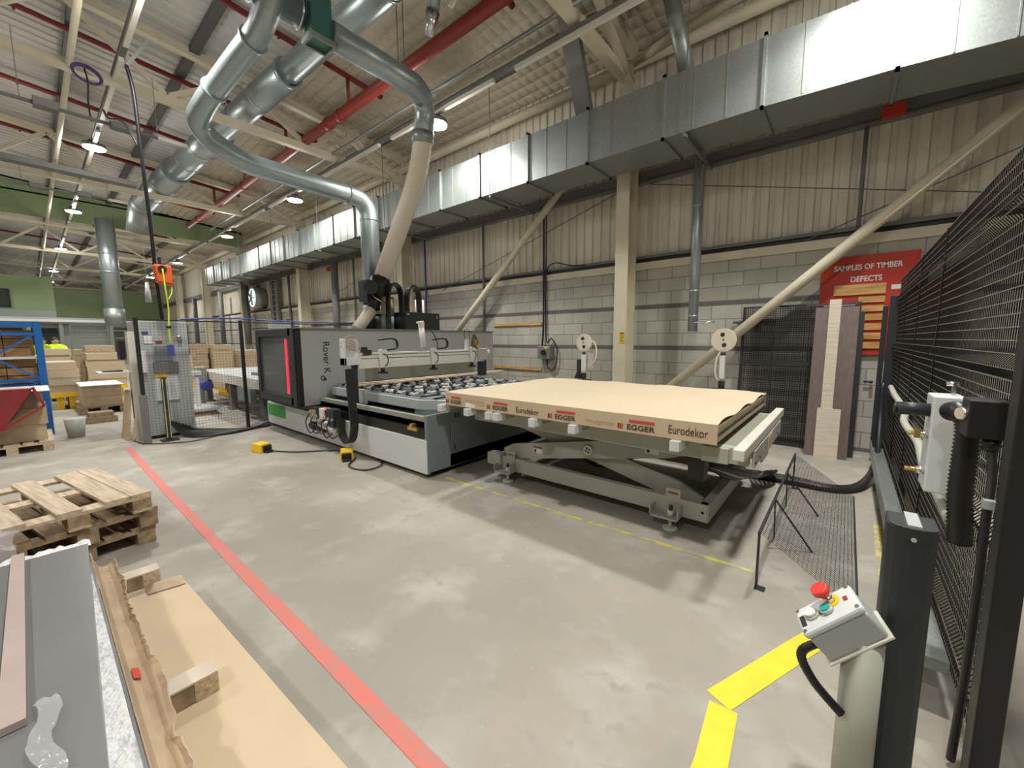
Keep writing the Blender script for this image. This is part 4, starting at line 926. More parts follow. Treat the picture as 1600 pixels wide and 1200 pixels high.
lean(-.26, -.01, 0, .66, 6.685, 6.785, .02, 'leaning_board', 'paleoak', label='short wide pale board at the foot of the narrow pale board', cat='board')
lean(.09, .15, 0, 1.95, 6.92, 7.14, .03, 'leaning_board', 'dark', label='slim dark plank standing right of the brown board', cat='board')
# red sample board
t = thing('sample_board', 'red board of timber defect samples mounted on the block wall', 'display board', (.1, 7.38, 1.36))
MB().box(-.36, .64, 7.355, 7.385, 1.37, 2.72).build('backboard', 'red', t)
text('SAMPLES OF TIMBER', .10, (.13, 7.352, 2.56), (1, 0, 0), (0, 0, 1), 'paper', t, 'painted_words', width=.70, bold=.0022)
text('DEFECTS', .10, (.13, 7.352, 2.40), (1, 0, 0), (0, 0, 1), 'paper', t, 'painted_words', width=.32, bold=.0022)
smp = [(-.20, .34, 2.19, 2.33)]
for z in (2.08, 1.96): smp.append((.07, .34, z, z+.08))
for z in (1.84, 1.71, 1.585, 1.46): smp.append((-.10, .34, z, z+.085))
for x0, x1, z0, z1 in smp:
    MB().box(x0, x1, 7.335, 7.355, z0, z1).build('timber_sample', 'pine', t)
for x0, x1, z0, z1 in ((.39, .49, 2.24, 2.30), (.42, .48, 2.02, 2.08), (-.30, .04, 2.04, 2.06)): MB().box(x0, x1, 7.350, 7.355, z0, z1).build('paper_tag', 'paper', t)
MB().cyl((.28, 7.36, 1.0), (.28, 7.3, 1.0), .02, 10).cyl((.2, 7.35, 1.0), (.3, 7.35, 1.0), .012, 8).build('wall_tap', 'dark', label='small dark fitting low on the wall right of the boards', cat='fitting')
# ------------------------------------------------------------------ pallets
def pallet(loc, rz, m, label, group):
    t = thing('wooden_pallet', label, 'pallet', loc, rz, group)
    for y0, y1 in ((-.40, -.255), (-.20, -.10), (-.0725, .0725), (.10, .20), (.255, .40)): MB().box(-.6, .6, y0, y1, .122, .144).build('top_board', m, t, local=True)
    for x in (-.53, 0, .53): MB().box(x-.07, x+.07, -.4, .4, .10, .122).build('cross_board', m, t, local=True)
    for x in (-.53, 0, .53):
        for y in (-.34, 0, .34): MB().box(x-.07, x+.07, y-.055, y+.055, .022, .10).build('block', m, t, local=True)
    for y in (-.34, 0, .34): MB().box(-.6, .6, y-.055, y+.055, 0, .022).build('bottom_board', m, t, local=True)
    return t
def pallet_top(loc, rz, label, group):
    t = thing('wooden_pallet', label, 'pallet', loc, rz, group)
    for y0, y1 in ((-.40, -.235), (-.10, .02), (.14, .275), (.28, .40)): MB().box(-.6, .6, y0, y1, .122, .146).build('top_board', 'timber', t, local=True)
    for x in (-.53, 0, .53): MB().box(x-.07, x+.07, -.4, .4, .10, .122).build('cross_board', 'timber', t, local=True)
    for x in (-.53, 0, .53):
        for y in (-.34, 0, .34): MB().box(x-.07, x+.07, y-.055, y+.055, .022, .10).build('block', 'timberold', t, local=True)
    for y in (-.34, 0, .34): MB().box(-.6, .6, y-.055, y+.055, 0, .022).build('bottom_board', 'timber', t, local=True)
A_ = math.atan2(.21, 1.13)
pallet((-4.70, .015, 0), A_, 'timberold', 'bottom wooden pallet of the three stacked on the floor at left', 'stack of three wooden pallets')
pallet((-4.67, .03, .145), A_+.01, 'timberold', 'middle wooden pallet of the three stacked on the floor at left', 'stack of three wooden pallets')
pallet_top((-4.62, .00, .290), A_, 'top wooden pallet of the stack at left, pale boards with gaps', 'stack of three wooden pallets')
# ------------------------------------------------------------------ near left board pile
yaw0 = .03
t = thing('kraft_sheet_stack', 'large flat kraft covered sheet stack on the floor at bottom left', 'board stack', (-1.6, -.1, 0))
MB().hexa([(-3.02, -.75, .0), (-.25, -.75, .0), (-.25, .60, .0), (-3.02, .46, .0)], [(-3.02, -.75, .17), (-.25, -.75, .17), (-.25, .60, .17), (-3.02, .46, .17)]).build('boards', 'kraft', t)
MB().hexa([(-3.03, -.76, .17), (-.24, -.76, .17), (-.24, .605, .17), (-3.03, .465, .17)], [(-3.03, -.76, .174), (-.24, -.76, .174), (-.24, .605, .174), (-3.03, .465, .174)]).build('kraft_cover', 'kraft', t)
MB().add([(-3.04, .30, .178), (-2.93, .30, .18), (-2.90, .46, .18), (-3.03, .47, .18), (-2.98, .34, .21), (-2.95, .42, .205), (-3.02, .40, .195)], [(0, 1, 4), (1, 2, 5, 4), (2, 3, 6, 5), (3, 0, 4, 6), (4, 5, 6)]).build('crumpled_corner', 'cardb', t)
for i, (x, y1, lab) in enumerate(((-3.08, .37, 'short chipboard bearer under the grey boards, far one'), (-1.93, .37, 'short chipboard bearer under the grey boards, near one'), (-.75, .37, 'short chipboard bearer under the grey boards, nearest camera'))):
    tt = thing('wood_bearer', lab, 'bearer', (x, 0, .176), 0, 'bearers between the board stacks')
    MB().box(x-.045, x+.045, -.60, y1, .176, .262).build('core', 'timberold', tt)
    MB().box(x-.047, x+.047, -.60, y1+.002, .256, .264).build('pale_face', 'paleoak', tt)
    MB().box(x-.047, x+.047, y1-.075, y1+.003, .176, .256).build('end_block', 'chip', tt)
t = thing('grey_board_stack', 'stack of long grey laminated boards wrapped in white foam, near left', 'board stack', (-1.6, -.2, .264))
MB().hexa([(-3.0, -.50, .264), (-.15, -.50, .264), (-.15, .105, .264), (-3.0, .105, .264)], [(-3.0, -.50, .44), (-.15, -.50, .44), (-.15, .105, .44), (-3.0, .105, .44)]).build('lower_boards', 'greyboard', t)
nx_, ny_ = 60, 10; rnd = random.Random(5); vs = []
for j in range(ny_+1):
    for i in range(nx_+1):
        vs.append((-3.05+2.9*i/nx_, -.06+.155*j/ny_, .449+rnd.uniform(0, .010)+(.02 if i < 2 else 0)))
MB().add(vs, [(j*(nx_+1)+i, j*(nx_+1)+i+1, (j+1)*(nx_+1)+i+1, (j+1)*(nx_+1)+i) for j in range(ny_) for i in range(nx_)], 0, True).build('foam_wrap', 'foam', t, label='crinkled white foam wrapping sheet')
vs = []
for j in range(5):
    for i in range(31): vs.append((-3.10+.14*j/4, -.42+.53*i/30, .53+rnd.uniform(0, .022)-.03*(j == 0)))
MB().add(vs, [(j*31+i, j*31+i+1, (j+1)*31+i+1, (j+1)*31+i) for j in range(4) for i in range(30)], 0, True).build('foam_fold', 'foam', t)
t2 = MB().hexa([(-2.98, -.50, .465), (-.1, -.56, .465), (-.1, -.02, .465), (-2.98, .10, .465)], [(-2.98, -.50, .55), (-.1, -.56, .55), (-.1, -.02, .55), (-2.98, .10, .55)]).build('grey_board', 'greyboard', label='top grey laminated board, glossy and slightly turned on its stack', cat='board', bevel=.002)
MB().hexa([(-3.02, -.15, .553), (-1.66, -.15, .553), (-1.66, -.098, .553), (-3.02, -.11, .553)], [(-3.02, -.15, .575), (-1.66, -.15, .575), (-1.66, -.098, .575), (-3.02, -.11, .575)]).build('edging_strip', 'pinkboard', label='pale pink strip lying along the glossy grey board', cat='strip')
# torn cardboard edge wrap lying along the side of the pile
vs = []; n = 110; rnd = random.Random(11); w_ = 0; tgt = 0
for i in range(n+1):
    x = -3.14+2.78*i/n
    if i % 9 == 0: tgt = rnd.uniform(-.012, .012)
    w_ = w_*.6+tgt*.4; jag = rnd.uniform(-.004, .004)
    if i in (28, 61, 62, 90): w_ -= .012
    y = [.112, .119, .132, .150, .168+w_*.3, .186+w_*.6, .198+w_+jag]
    z = [.435, .39, .35, .335, .338+w_*.6, .352+w_*.8, .372+w_+.006*math.sin(i*.5)]
    vs += [(x+(rnd.uniform(-.004, .004) if 0 < i < n else 0), y[k], z[k]+rnd.uniform(-.0015, .0015)) for k in range(7)]
o = MB().add(vs, [(i*7+k, (i+1)*7+k, (i+1)*7+k+1, i*7+k+1) for i in range(n) for k in range(6)], 0, False).build('torn_cardboard', 'cardb', label='long torn brown cardboard edge wrap beside the white foam', cat='cardboard')
MB().add([(-2.02, .137, .356), (-1.95, .137, .356), (-1.95, .158, .346), (-2.02, .158, .346)], [(0, 1, 2, 3)]).build('red_stamp', 'printred', o)
sd = o.modifiers.new('thick', 'SOLIDIFY'); sd.thickness = .004
vs = []; rnd = random.Random(9)
for j in range(15):
    for i in range(9):
        vs.append((-4.0+1.0*j/14, -.62+.46*i/8+.01*math.sin(j), .60+.08*math.sin(i*.8)*math.sin(j*.45)-.15*(i/8)**2+rnd.uniform(-.02, .02)-.04*abs(j-7)/7))
b = MB().add(vs, [(j*9+i, j*9+i+1, (j+1)*9+i+1, (j+1)*9+i) for j in range(14) for i in range(8)], 0, True)
MB().box(-3.95, -3.08, -.85, -.30, 0, .46).build('hidden_carton', 'cardb', label='low brown carton under the plastic film at the left edge', cat='carton')
b.build('plastic_film', 'film', label='crumpled clear plastic film hanging at the left edge by the pallets', cat='plastic film')
vs = []; rnd = random.Random(4)
for j in range(22):
    for i in range(5): vs.append((-1.72+.50*j/21, -.088+.045*i/4+.012*math.sin(j*.6), .562+.012*abs(math.sin(j*.9+i))+rnd.uniform(0, .006)))
MB().add(vs, [(j*5+i, j*5+i+1, (j+1)*5+i+1, (j+1)*5+i) for j in range(21) for i in range(4)], 0, True).build('film_tail', 'film', label='twisted tail of clear film on the grey board by the pink strip end', cat='plastic film')
# ------------------------------------------------------------------ foot pedals
for i, (x, y, a, lab) in enumerate(((-6.42, 2.02, .3, 'yellow foot pedal on the open floor left of the machine bed'), (-5.12, 2.62, -.5, 'yellow foot pedal close against the machine bed'))):
    t = thing('foot_pedal', lab, 'foot pedal', (x, y, 0), a, 'yellow foot pedals')
    b = MB().hexa([(-.13, -.09, 0), (.10, -.09, 0), (.10, .09, 0), (-.13, .09, 0)], [(-.10, -.075, .13), (.08, -.075, .12), (.08, .075, .12), (-.10, .075, .13)])
    b.build('hood', 'yellow', t, local=True, bevel=.01)
    MB().box(.10, .12, -.06, .06, .02, .10).build('opening', 'black', t, local=True)
    MB().box(.0, .17, -.05, .05, 0, .03).build('tread', 'dark', t, local=True)
MB().tube(spline([(-6.28, 2.08, .02), (-5.95, 2.3, .015), (-5.7, 2.6, .015), (-5.4, 2.80, .03)], 8), .010, 6).build('pedal_cable', 'rubber', label='thin cable from the left foot pedal to the machine', cat='cable')
MB().tube(spline([(-5.0, 2.68, .02), (-4.75, 2.45, .012), (-4.45, 2.5, .012), (-4.45, 2.72, .02), (-4.7, 2.85, .03)], 8), .010, 6).build('pedal_cable', 'rubber', label='looped cable beside the foot pedal under the machine', cat='cable')
# ------------------------------------------------------------------ left machine fence
t = thing('machine_fence', 'black post fence with fine wire mesh left of the machine', 'fence', (-8.4, 3.5, 0))
for y in (1.03, 2.42, 4.9, 6.9): MB().box(-8.425, -8.375, y, y+.05, 0, 1.96).build('post', 'black', t)
for y0, y1 in ((1.08, 2.42), (2.47, 4.9), (4.95, 6.9)):
    b = MB(); mesh_sheet(b, (-8.4, y0, .1), (0, y1-y0, 0), (0, 0, 1.82), int((y1-y0)/.045), 40, .0016); b.build('wire_panel', 'blackwire', t)
    MB().box(-8.41, -8.39, y0, y1, 1.915, 1.935).build('top_rail', 'dark', t)
MB().box(-8.38, -8.30, 1.0, 1.09, 0, .76).build('cover_channel', 'graysteel', t)
tube_thing('blue_hose', [(-8.4, 1.6, 1.95), (-8.38, 2.0, 1.98), (-8.4, 2.45, 1.99), (-8.4, 3.2, 1.965), (-8.4, 4.9, 1.965)], .012, 'bluec', 'thin blue hose laid along the top of the left mesh fence', 'hose')
t = thing('bollard_post', 'thin dark post with yellow stripes before the control cabinet', 'post', (-8.32, 1.30, 0))
MB().box(-8.35, -8.29, 1.27, 1.34, .02, 1.02).build('post', 'dark', t)
MB().box(-8.289, -8.285, 1.275, 1.287, .05, 1.0).box(-8.289, -8.285, 1.322, 1.334, .05, 1.0).build('yellow_stripe', 'yelworn', t)
MB().box(-8.40, -8.22, 1.20, 1.42, 0, .02).build('base_plate', 'dark', t)
# control cabinet with operator panel
t = thing('electrical_cabinet', 'tall pale grey electrical cabinet behind the left mesh fence', 'cabinet', (-9.0, 1.4, 0))
MB().box(-9.5, -8.62, 1.08, 1.72, .05, 1.92).build('body', 'palegray', t, bevel=.01)
MB().box(-9.45, -8.67, 1.12, 1.68, 0, .05).build('plinth', 'dark', t)
MB().box(-8.62, -8.60, 1.24, 1.54, .62, 1.06).build('lower_door', 'white', t)
MB().box(-8.62, -8.605, 1.27, 1.50, 1.28, 1.52).build('vent_grille', 'midgray', t)
MB().box(-8.62, -8.58, 1.24, 1.56, 1.07, 1.26).build('dark_tray', 'graysteel', t)
MB().box(-8.618, -8.612, 1.16, 1.26, 1.56, 1.68).build('paper_notice', 'paper', t)
MB().box(-8.618, -8.612, 1.14, 1.22, 1.71, 1.75).build('blue_label', 'bluec', t)
MB().box(-8.618, -8.612, 1.30, 1.38, 1.56, 1.60).build('red_label', 'redpipe', t)
MB().box(-8.595, -8.59, 1.24, 1.40, 1.02, 1.07).build('yellow_label', 'yellow', t)
MB().sphere((-8.62, 1.60, 1.66), .045, 10).box(-8.62, -8.58, 1.58, 1.62, 1.60, 1.66).build('rotary_switch', 'chrome', t)
t = thing('operator_console', 'operator console with black monitor and keyboard shelf by the cabinet', 'console', (-8.9, .95, 0))
MB().box(-8.95, -8.7, .98, 1.07, 0, 1.75).build('column', 'creamwhite', t)
MB().box(-9.3, -8.95, .90, .965, 1.30, 1.62).build('monitor', 'black', t, bevel=.008)
MB().box(-9.25, -8.72, .62, 1.0, 1.10, 1.12).build('shelf', 'creamwhite', t)
MB().box(-9.05, -8.80, .68, .9, 1.12, 1.14).build('keyboard', 'black', t)
MB().box(-8.62, -8.56, 1.06, 1.16, 1.1, 1.45).build('document_holder', 'paper', t)
MB().hexa([(-9.15, .83, 0), (-8.8, .86, 0), (-8.8, .90, 0), (-9.15, .87, 0)], [(-9.15, .93, .80), (-8.8, .94, .80), (-8.8, .97, .80), (-9.15, .96, .80)]).build('leaning_board', 'cardb', label='brown board leaning at the foot of the operator console', cat='board')
MB().hexa([(-8.72, .90, 0), (-8.68, .90, 0), (-8.68, .99, 0), (-8.72, .99, 0)], [(-8.72, .96, .36), (-8.68, .96, .36), (-8.68, .98, .36), (-8.72, .98, .36)]).build('leaning_board', 'timber', label='small pale offcut leaning by the cabinet foot', cat='board')
for k in range(7):
    MB().tube(spline([(-8.55+.02*k, 1.35+.04*k, .30-.02*k), (-8.42, 1.5+.03*k, .05+.01*k), (-8.1-.04*k, 1.7+.08*k, .03), (-8.05-.03*k, 2.1+.04*k, .03), (-8.2, 2.5+.03*k, .03), (-8.45, 2.9, .08)], 8), .018, 6).build('floor_cable', 'rubber' if k % 3 else 'dark', label='floor cable between cabinet and machine, %s in the tangle counted from the camera side' % ordn[6-k], cat='cable', group='cables on the floor by the cabinet')
MB().tube(spline([(-8.9, .9, .02), (-8.5, .95, .015), (-8.2, 1.05, .015), (-7.9, 1.5, .015), (-8.1, 1.9, .015), (-8.4, 1.7, .02)], 8), .009, 6).build('thin_floor_cable', 'rubber', label='thin looped cable curling on the floor before the cabinet', cat='cable')
# hanging conduit and cable reel
t = thing('hanging_conduit', 'long black conduit hanging from the roof down to the cabinet', 'conduit', (-8.5, 1.32, 1.92))
MB().tube(spline([(-8.55, 1.40, 1.93), (-8.45, 1.36, 2.6), (-8.3, 1.33, 3.4), (-8.12, 1.28, 4.3), (-8.1, 1.26, 5.1), (-8.15, 1.22, 5.5)], 8), .024, 10).build('conduit', 'black', t)
MB().tube(spline([(-8.12, 1.28, 4.35), (-8.3, 1.15, 4.75), (-8.8, 1.05, 4.95), (-9.2, 1.05, 5.2)], 8), .016, 8).build('branch_cable', 'rubber', t)
MB().bar((-8.15, 1.22, 5.5), (-8.2, 1.5, 6.0), .04, .04).build('top_bracket', 'graysteel', t)
t = thing('cable_reel', 'orange cable reel hanging beside the black conduit', 'cable reel', (-8.35, 1.45, 2.45))
o = MB().hexa([(-8.42, 1.34, 2.50), (-8.26, 1.34, 2.50), (-8.26, 1.54, 2.47), (-8.42, 1.54, 2.47)], [(-8.43, 1.31, 2.78), (-8.24, 1.31, 2.78), (-8.24, 1.53, 2.78), (-8.43, 1.53, 2.78)]).build('case', 'orange', t, bevel=.03)
MB().cyl((-8.26, 1.41, 2.71), (-8.235, 1.41, 2.71), .055, 16).build('mouth', 'black', t)
MB().box(-8.36, -8.32, 1.38, 1.42, 2.78, 2.9).build('hook', 'black', t)
MB().tube(spline([(-8.23, 1.41, 2.71), (-8.22, 1.42, 2.4), (-8.26, 1.44, 2.1), (-8.24, 1.42, 1.8), (-8.26, 1.42, 1.55)], 8), .011, 8).tube(spline([(-8.3, 1.52, 2.49), (-8.28, 1.50, 2.35), (-8.25, 1.45, 2.25)], 8), .008, 6).build('cable', 'cable_y', t)
MB().box(-8.28, -8.24, 1.39, 1.46, 1.36, 1.54).build('blue_plug', 'bluec', t)
MB().cyl((-8.25, 1.42, 1.80), (-8.25, 1.42, 1.84), .03, 10).build('cable_stop', 'black', t)
# purple cable coil and roof conduits
t = thing('purple_cable_coil', 'coil of dark purple cable hung on the roof truss', 'cable coil', (-9.7, .95, 5.5))
b = MB()
for k in range(4): b.tube([(-9.62+.01*k, .95+(.15+.008*k)*math.sin(a), 5.83+(.10+.012*k)*math.cos(a)-.02*math.sin(a)) for a in [j*2*PI/24 for j in range(25)]], .010, 6)
b.build('coil', 'purple', t)
MB().tube(spline([(-9.62, .93, 5.92), (-9.6, .95, 5.7), (-9.62, .93, 5.4), (-9.6, .94, 5.12)], 6), .012, 6).build('tail', 'rubber', t)
for i, (x, z) in enumerate(((-9.3, 5.05), (-15.8, 5.45))):
    t = thing('roof_conduit', ('dark conduit crossing under the nearest left truss with grey boxes', 'dark conduit crossing under the roof further down the hall')[i], 'conduit', (x, 1., z), 0, 'conduits across the roof')
    MB().cyl((x, -6., z), (x, 2.1, z), .028, 8).build('pipe', 'graysteel', t)
    for y in (.45, 1.25): MB().box(x-.09, x+.09, y-.13, y+.13, z-.05, z+.07).build('junction_box', 'graysteel', t, bevel=.01)
    MB().cyl((x, 1.7, z), (x, 2.1, z), .036, 8).build('pale_sleeve', 'creamwhite', t)
    for y in (-3.5, -1.2, .2, 1.7): MB().wire((x, y, z), (x, y, 6.0), .006).build('drop_rod', 'graysteel', t)
MB().box(-15.2, -14.9, -7, 2.2, 5.72, 5.84).build('roof_tray', 'graysteel', label='long flat grey tray across the roof before the green cladding', cat='cable tray')
for i, (y, z) in enumerate(((5.05, 6.05), (5.8, 6.3))):
    MB().cyl((-1.0, y, z), (-20, y, z), .03, 8).build('roof_pipe', 'galv', label=('thin grey pipe running beside the light trunking, left one', 'thin grey pipe running beside the light trunking, wall side one')[i], cat='pipe')
# ------------------------------------------------------------------ outfeed table and things behind the fence
t = thing('outfeed_table', 'long pale outfeed table behind the left mesh fence', 'table', (-11, 3.5, 0))
MB().box(-13.2, -8.65, 2.82, 4.7, .76, .84).build('top', 'palegray', t, bevel=.006)
MB().box(-13.2, -8.65, 2.78, 2.82, .64, .84).build('side_rail', 'creamwhite', t)
MB().box(-10.2, -9.0, 3.1, 3.25, .84, .90).build('cross_guide', 'midgray', t)
for x in (-11.0, -13.0, -9.0):
    for y in (2.88, 4.5): MB().box(x-.09, x+.09, y, y+.12, .04, .76).box(x-.16, x+.16, y-.03, y+.15, 0, .04).build('leg', 'graysteel', t)
MB().box(-9.8, -9.0, 2.70, 2.80, .38, .64).build('motor_box', 'midgray', t)
t = thing('roller_motor', 'blue motor on the corner of the outfeed table', 'motor', (-12.6, 2.6, .4))
MB().cyl((-12.2, 2.64, .52), (-11.75, 2.64, .52), .12, 18).build('motor', 'bluec', t)
MB().box(-12.55, -12.2, 2.55, 2.75, .42, .95).box(-12.5, -12.3, 2.6, 2.7, 0, .42).build('gear_case', 'liftgray', t)
t = thing('measuring_stand', 'white floor scale post standing before the outfeed table', 'stand', (-10.9, 2.2, 0))
MB().box(-10.95, -10.87, 2.22, 2.30, .14, .86).build('post', 'white', t)
MB().box(-11.0, -10.82, 2.18, 2.34, .86, .94).build('head', 'white', t)
MB().box(-11.3, -10.5, 1.95, 2.55, .10, .16).build('platform', 'palegray', t)
MB().box(-11.25, -10.55, 2.0, 2.5, 0, .10).build('pallet_base', 'timberold', t)
# board stacks
def stack(x, y, w_, d, z0, h, label, m='mdf', group='board stacks beyond the fence', n=None, base=None):
    t = thing('board_stack', label, 'board stack', (x, y, z0), 0, group)
    n = n or max(2, int(h/.16)); rnd = random.Random(int(x*10)); hh = h/n
    for k in range(n):
        o = rnd.uniform(-.02, .02)
        MB().box(x-d/2+o, x+d/2+o, y-w_/2+o, y+w_/2+o, z0+k*hh, z0+(k+1)*hh-.004).build('bundle', m, t)
    if base:
        b = MB()
        if base == 'yellow': b.box(x-d/2, x+d/2, y-w_/2, y+w_/2, z0-.10, z0).box(x-d/2+.1, x+d/2-.1, y-w_/2+.1, y-w_/2+.2, 0, z0-.1).box(x-d/2+.1, x+d/2-.1, y+w_/2-.2, y+w_/2-.1, 0, z0-.1); b.build('trolley', 'yellow', t)
        else:
            b.box(x-d/2-.05, x+d/2+.05, y-w_/2-.08, y+w_/2+.08, z0-.02, z0)
            for yy in (-w_/2, 0, w_/2): b.box(x-d/2-.05, x+d/2+.05, y+yy-.06, y+yy+.06, 0, z0-.02)
            b.build('pallet_base', 'timberold', t)
    return t
stack(-14.6, .43, .48, 1.2, .40, .72, 'pale board stack on a yellow trolley right of the blue rack', base='yellow')
stack(-16.6, .42, .50, 1.0, .40, 1.0, 'taller pale board stack behind the yellow trolley stack', base='pallet')
s_ = stack(-13.3, .93, .62, 1.2, .16, .46, 'brown wrapped board stack on a pallet with a white sheet on top', m='cardb', base='pallet')
MB().box(-13.95, -12.62, .60, 1.28, .625, .635).build('white_sheet', 'paper', label='white sheet lying on the brown wrapped stack', cat='sheet')
stack(-16.9, 1.33, .78, 1.6, .36, .90, 'wide tan board stack left of the operator console', base='yellow')
stack(-18.2, .93, .26, .8, .3, 1.05, 'narrow upright tan stack behind the wide tan one', base='pallet')
stack(-17.3, 1.28, .6, 1.0, 1.262, .22, 'loose timber pile lying on top of the wide tan stack', m='timber', n=4)
stack(-14.9, 2.62, .62, 1.2, .38, .78, 'tan board stack on a yellow trolley seen through the mesh fence', base='yellow')
stack(-17.5, 3.75, .32, .9, .3, 1.2, 'tall narrow carton stack by the wall, left one', m='cardb', base='pallet')
stack(-17.3, 4.30, .62, 1.0, .3, 1.15, 'pale carton stack by the wall, middle one', m='mdf', base='pallet')
stack(-16.6, 4.95, .62, 1.0, .3, .95, 'carton stack by the wall next to the machine window', m='cardb', base='pallet')
stack(-19.3, 5.3, 1.8, 1.4, .2, .7, 'low wide tan stack before the far wall columns', base='pallet')
stack(-13.9, 3.9, 1.0, 1.3, .25, .35, 'low stack on a yellow trolley behind the outfeed table', base='yellow')
MB().box(-16.75, -16.25, 4.7, 5.25, 1.247, 1.28).build('white_tray', 'white', label='white tray lying on the cartons behind the black fence post', cat='tray')
MB().box(-12.15, -12.1, 4.2, 4.75, .84, 2.1).build('upright_board', 'white', label='upright white panel behind the machine window cabin', cat='panel')
MB().box(-11.6, -11.2, .55, 1.0, 0, .12).box(-11.55, -11.25, .6, .95, .12, .2).build('small_pallet_pile', 'timberold', label='small pile of scrap on a pallet left of the cabinet', cat='scrap pile')
# blue rack with timber, red skip
t = thing('pallet_rack', 'blue steel rack frame with diagonal braces at the left edge', 'rack', (-10.5, -.4, 0))
for y in (.09, -.95): MB().box(-10.55, -10.45, y-.045, y+.045, 0, 1.93).build('upright', 'blue', t, bevel=.004)
for y in (.09, -.95): MB().box(-11.85, -11.75, y-.045, y+.045, 0, 1.93).build('upright', 'blue', t, bevel=.004)
MB().box(-10.54, -10.46, -.95, .09, 1.84, 1.92).box(-10.54, -10.46, -.95, .09, 1.70, 1.75).build('top_rail', 'blue', t)
MB().box(-10.54, -10.46, -.95, .09, .93, .98).build('mid_rail', 'blue', t)
MB().bar((-10.5, .05, 1.72), (-10.5, -.9, .98), .05, .03).build('diagonal_brace', 'blue', t); MB().bar((-10.47, -.9, 1.72), (-10.47, .05, .98), .05, .03).build('diagonal_brace', 'blue', t); MB().bar((-10.5, .05, .93), (-10.5, -.9, .3), .05, .03).build('diagonal_brace', 'blue', t)
for z in (.9, 1.35): MB().box(-11.8, -10.5, -.99, .13, z-.04, z).build('shelf_beam', 'blue' if z < 1 else 'creamwhite', t)
for z0, z1, lab in ((.90, 1.31, 'stack of orange timber bundles on the lower shelf of the blue rack'), (1.35, 1.80, 'stack of orange timber bundles on the upper shelf of the blue rack')):
    tt = thing('timber_bundle_stack', lab, 'timber stack', (-11.2, -.4, z0), 0, 'timber in the blue rack')
    n = 3
    for k in range(n):
        for j, (a, c_) in enumerate(((-.95, -.30), (-.29, .03))): MB().box(-11.9, -10.62, a, c_, z0+.003+(z1-z0)/n*k, z0+(z1-z0)/n*(k+1)-.012).build('timber_bundle', 'orangewood', tt)
pl = pallet((-9.55, -.30, 0), 0, 'timber', 'wooden pallet under the pale board stack before the blue rack', 'pallets at the left edge')
s_ = stack(-9.62, -.38, .86, 1.0, .146, .72, 'pale board stack on a pallet in front of the blue rack', m='mdf', n=3, group='board stacks at the left edge')
MB().box(-10.1, -9.05, -.80, .12, .872, .882).build('white_sheet', 'paper', label='white sheet lying on the stack behind the red skip', cat='sheet')
t = thing('red_skip', 'dark red sloping tipping skip at the left edge', 'skip', (-8.9, -.5, .3))
MB().hexa([(-9.08, -1.2, .08), (-8.9, -1.2, .08), (-8.9, -.36, .36), (-9.08, -.36, .36)], [(-9.08, -1.2, .93), (-8.9, -1.2, .93), (-8.9, -.04, .93), (-9.08, -.04, .93)]).build('side_plate', 'redskip', t)
MB().bar((-8.88, -.04, .95), (-8.88, .05, .68), .05, .03).bar((-8.88, .05, .68), (-8.88, -.38, .36), .05, .03).build('rim', 'redskip', t)
MB().add([(-9.08, -.04, .93), (-8.88, -.04, .93), (-8.88, .05, .68), (-9.08, .05, .68), (-8.88, -.38, .36), (-9.08, -.38, .36)], [(0, 1, 2, 3), (3, 2, 4, 5), (1, 0, 3, 5, 4, 2)]).build('lip_plate', 'redskip', t)
MB().box(-9.0, -8.92, -1.1, -1.0, 0, .1).box(-9.0, -8.92, -.5, -.42, 0, .34).build('support_leg', 'dark', t)
# bin
MB().cyl((-9.85, .36, 0), (-9.85, .36, .32), .10, 20, r2=.13).build('grey_bin', 'palegray', label='small pale grey bin on the floor right of the blue rack', cat='bin')
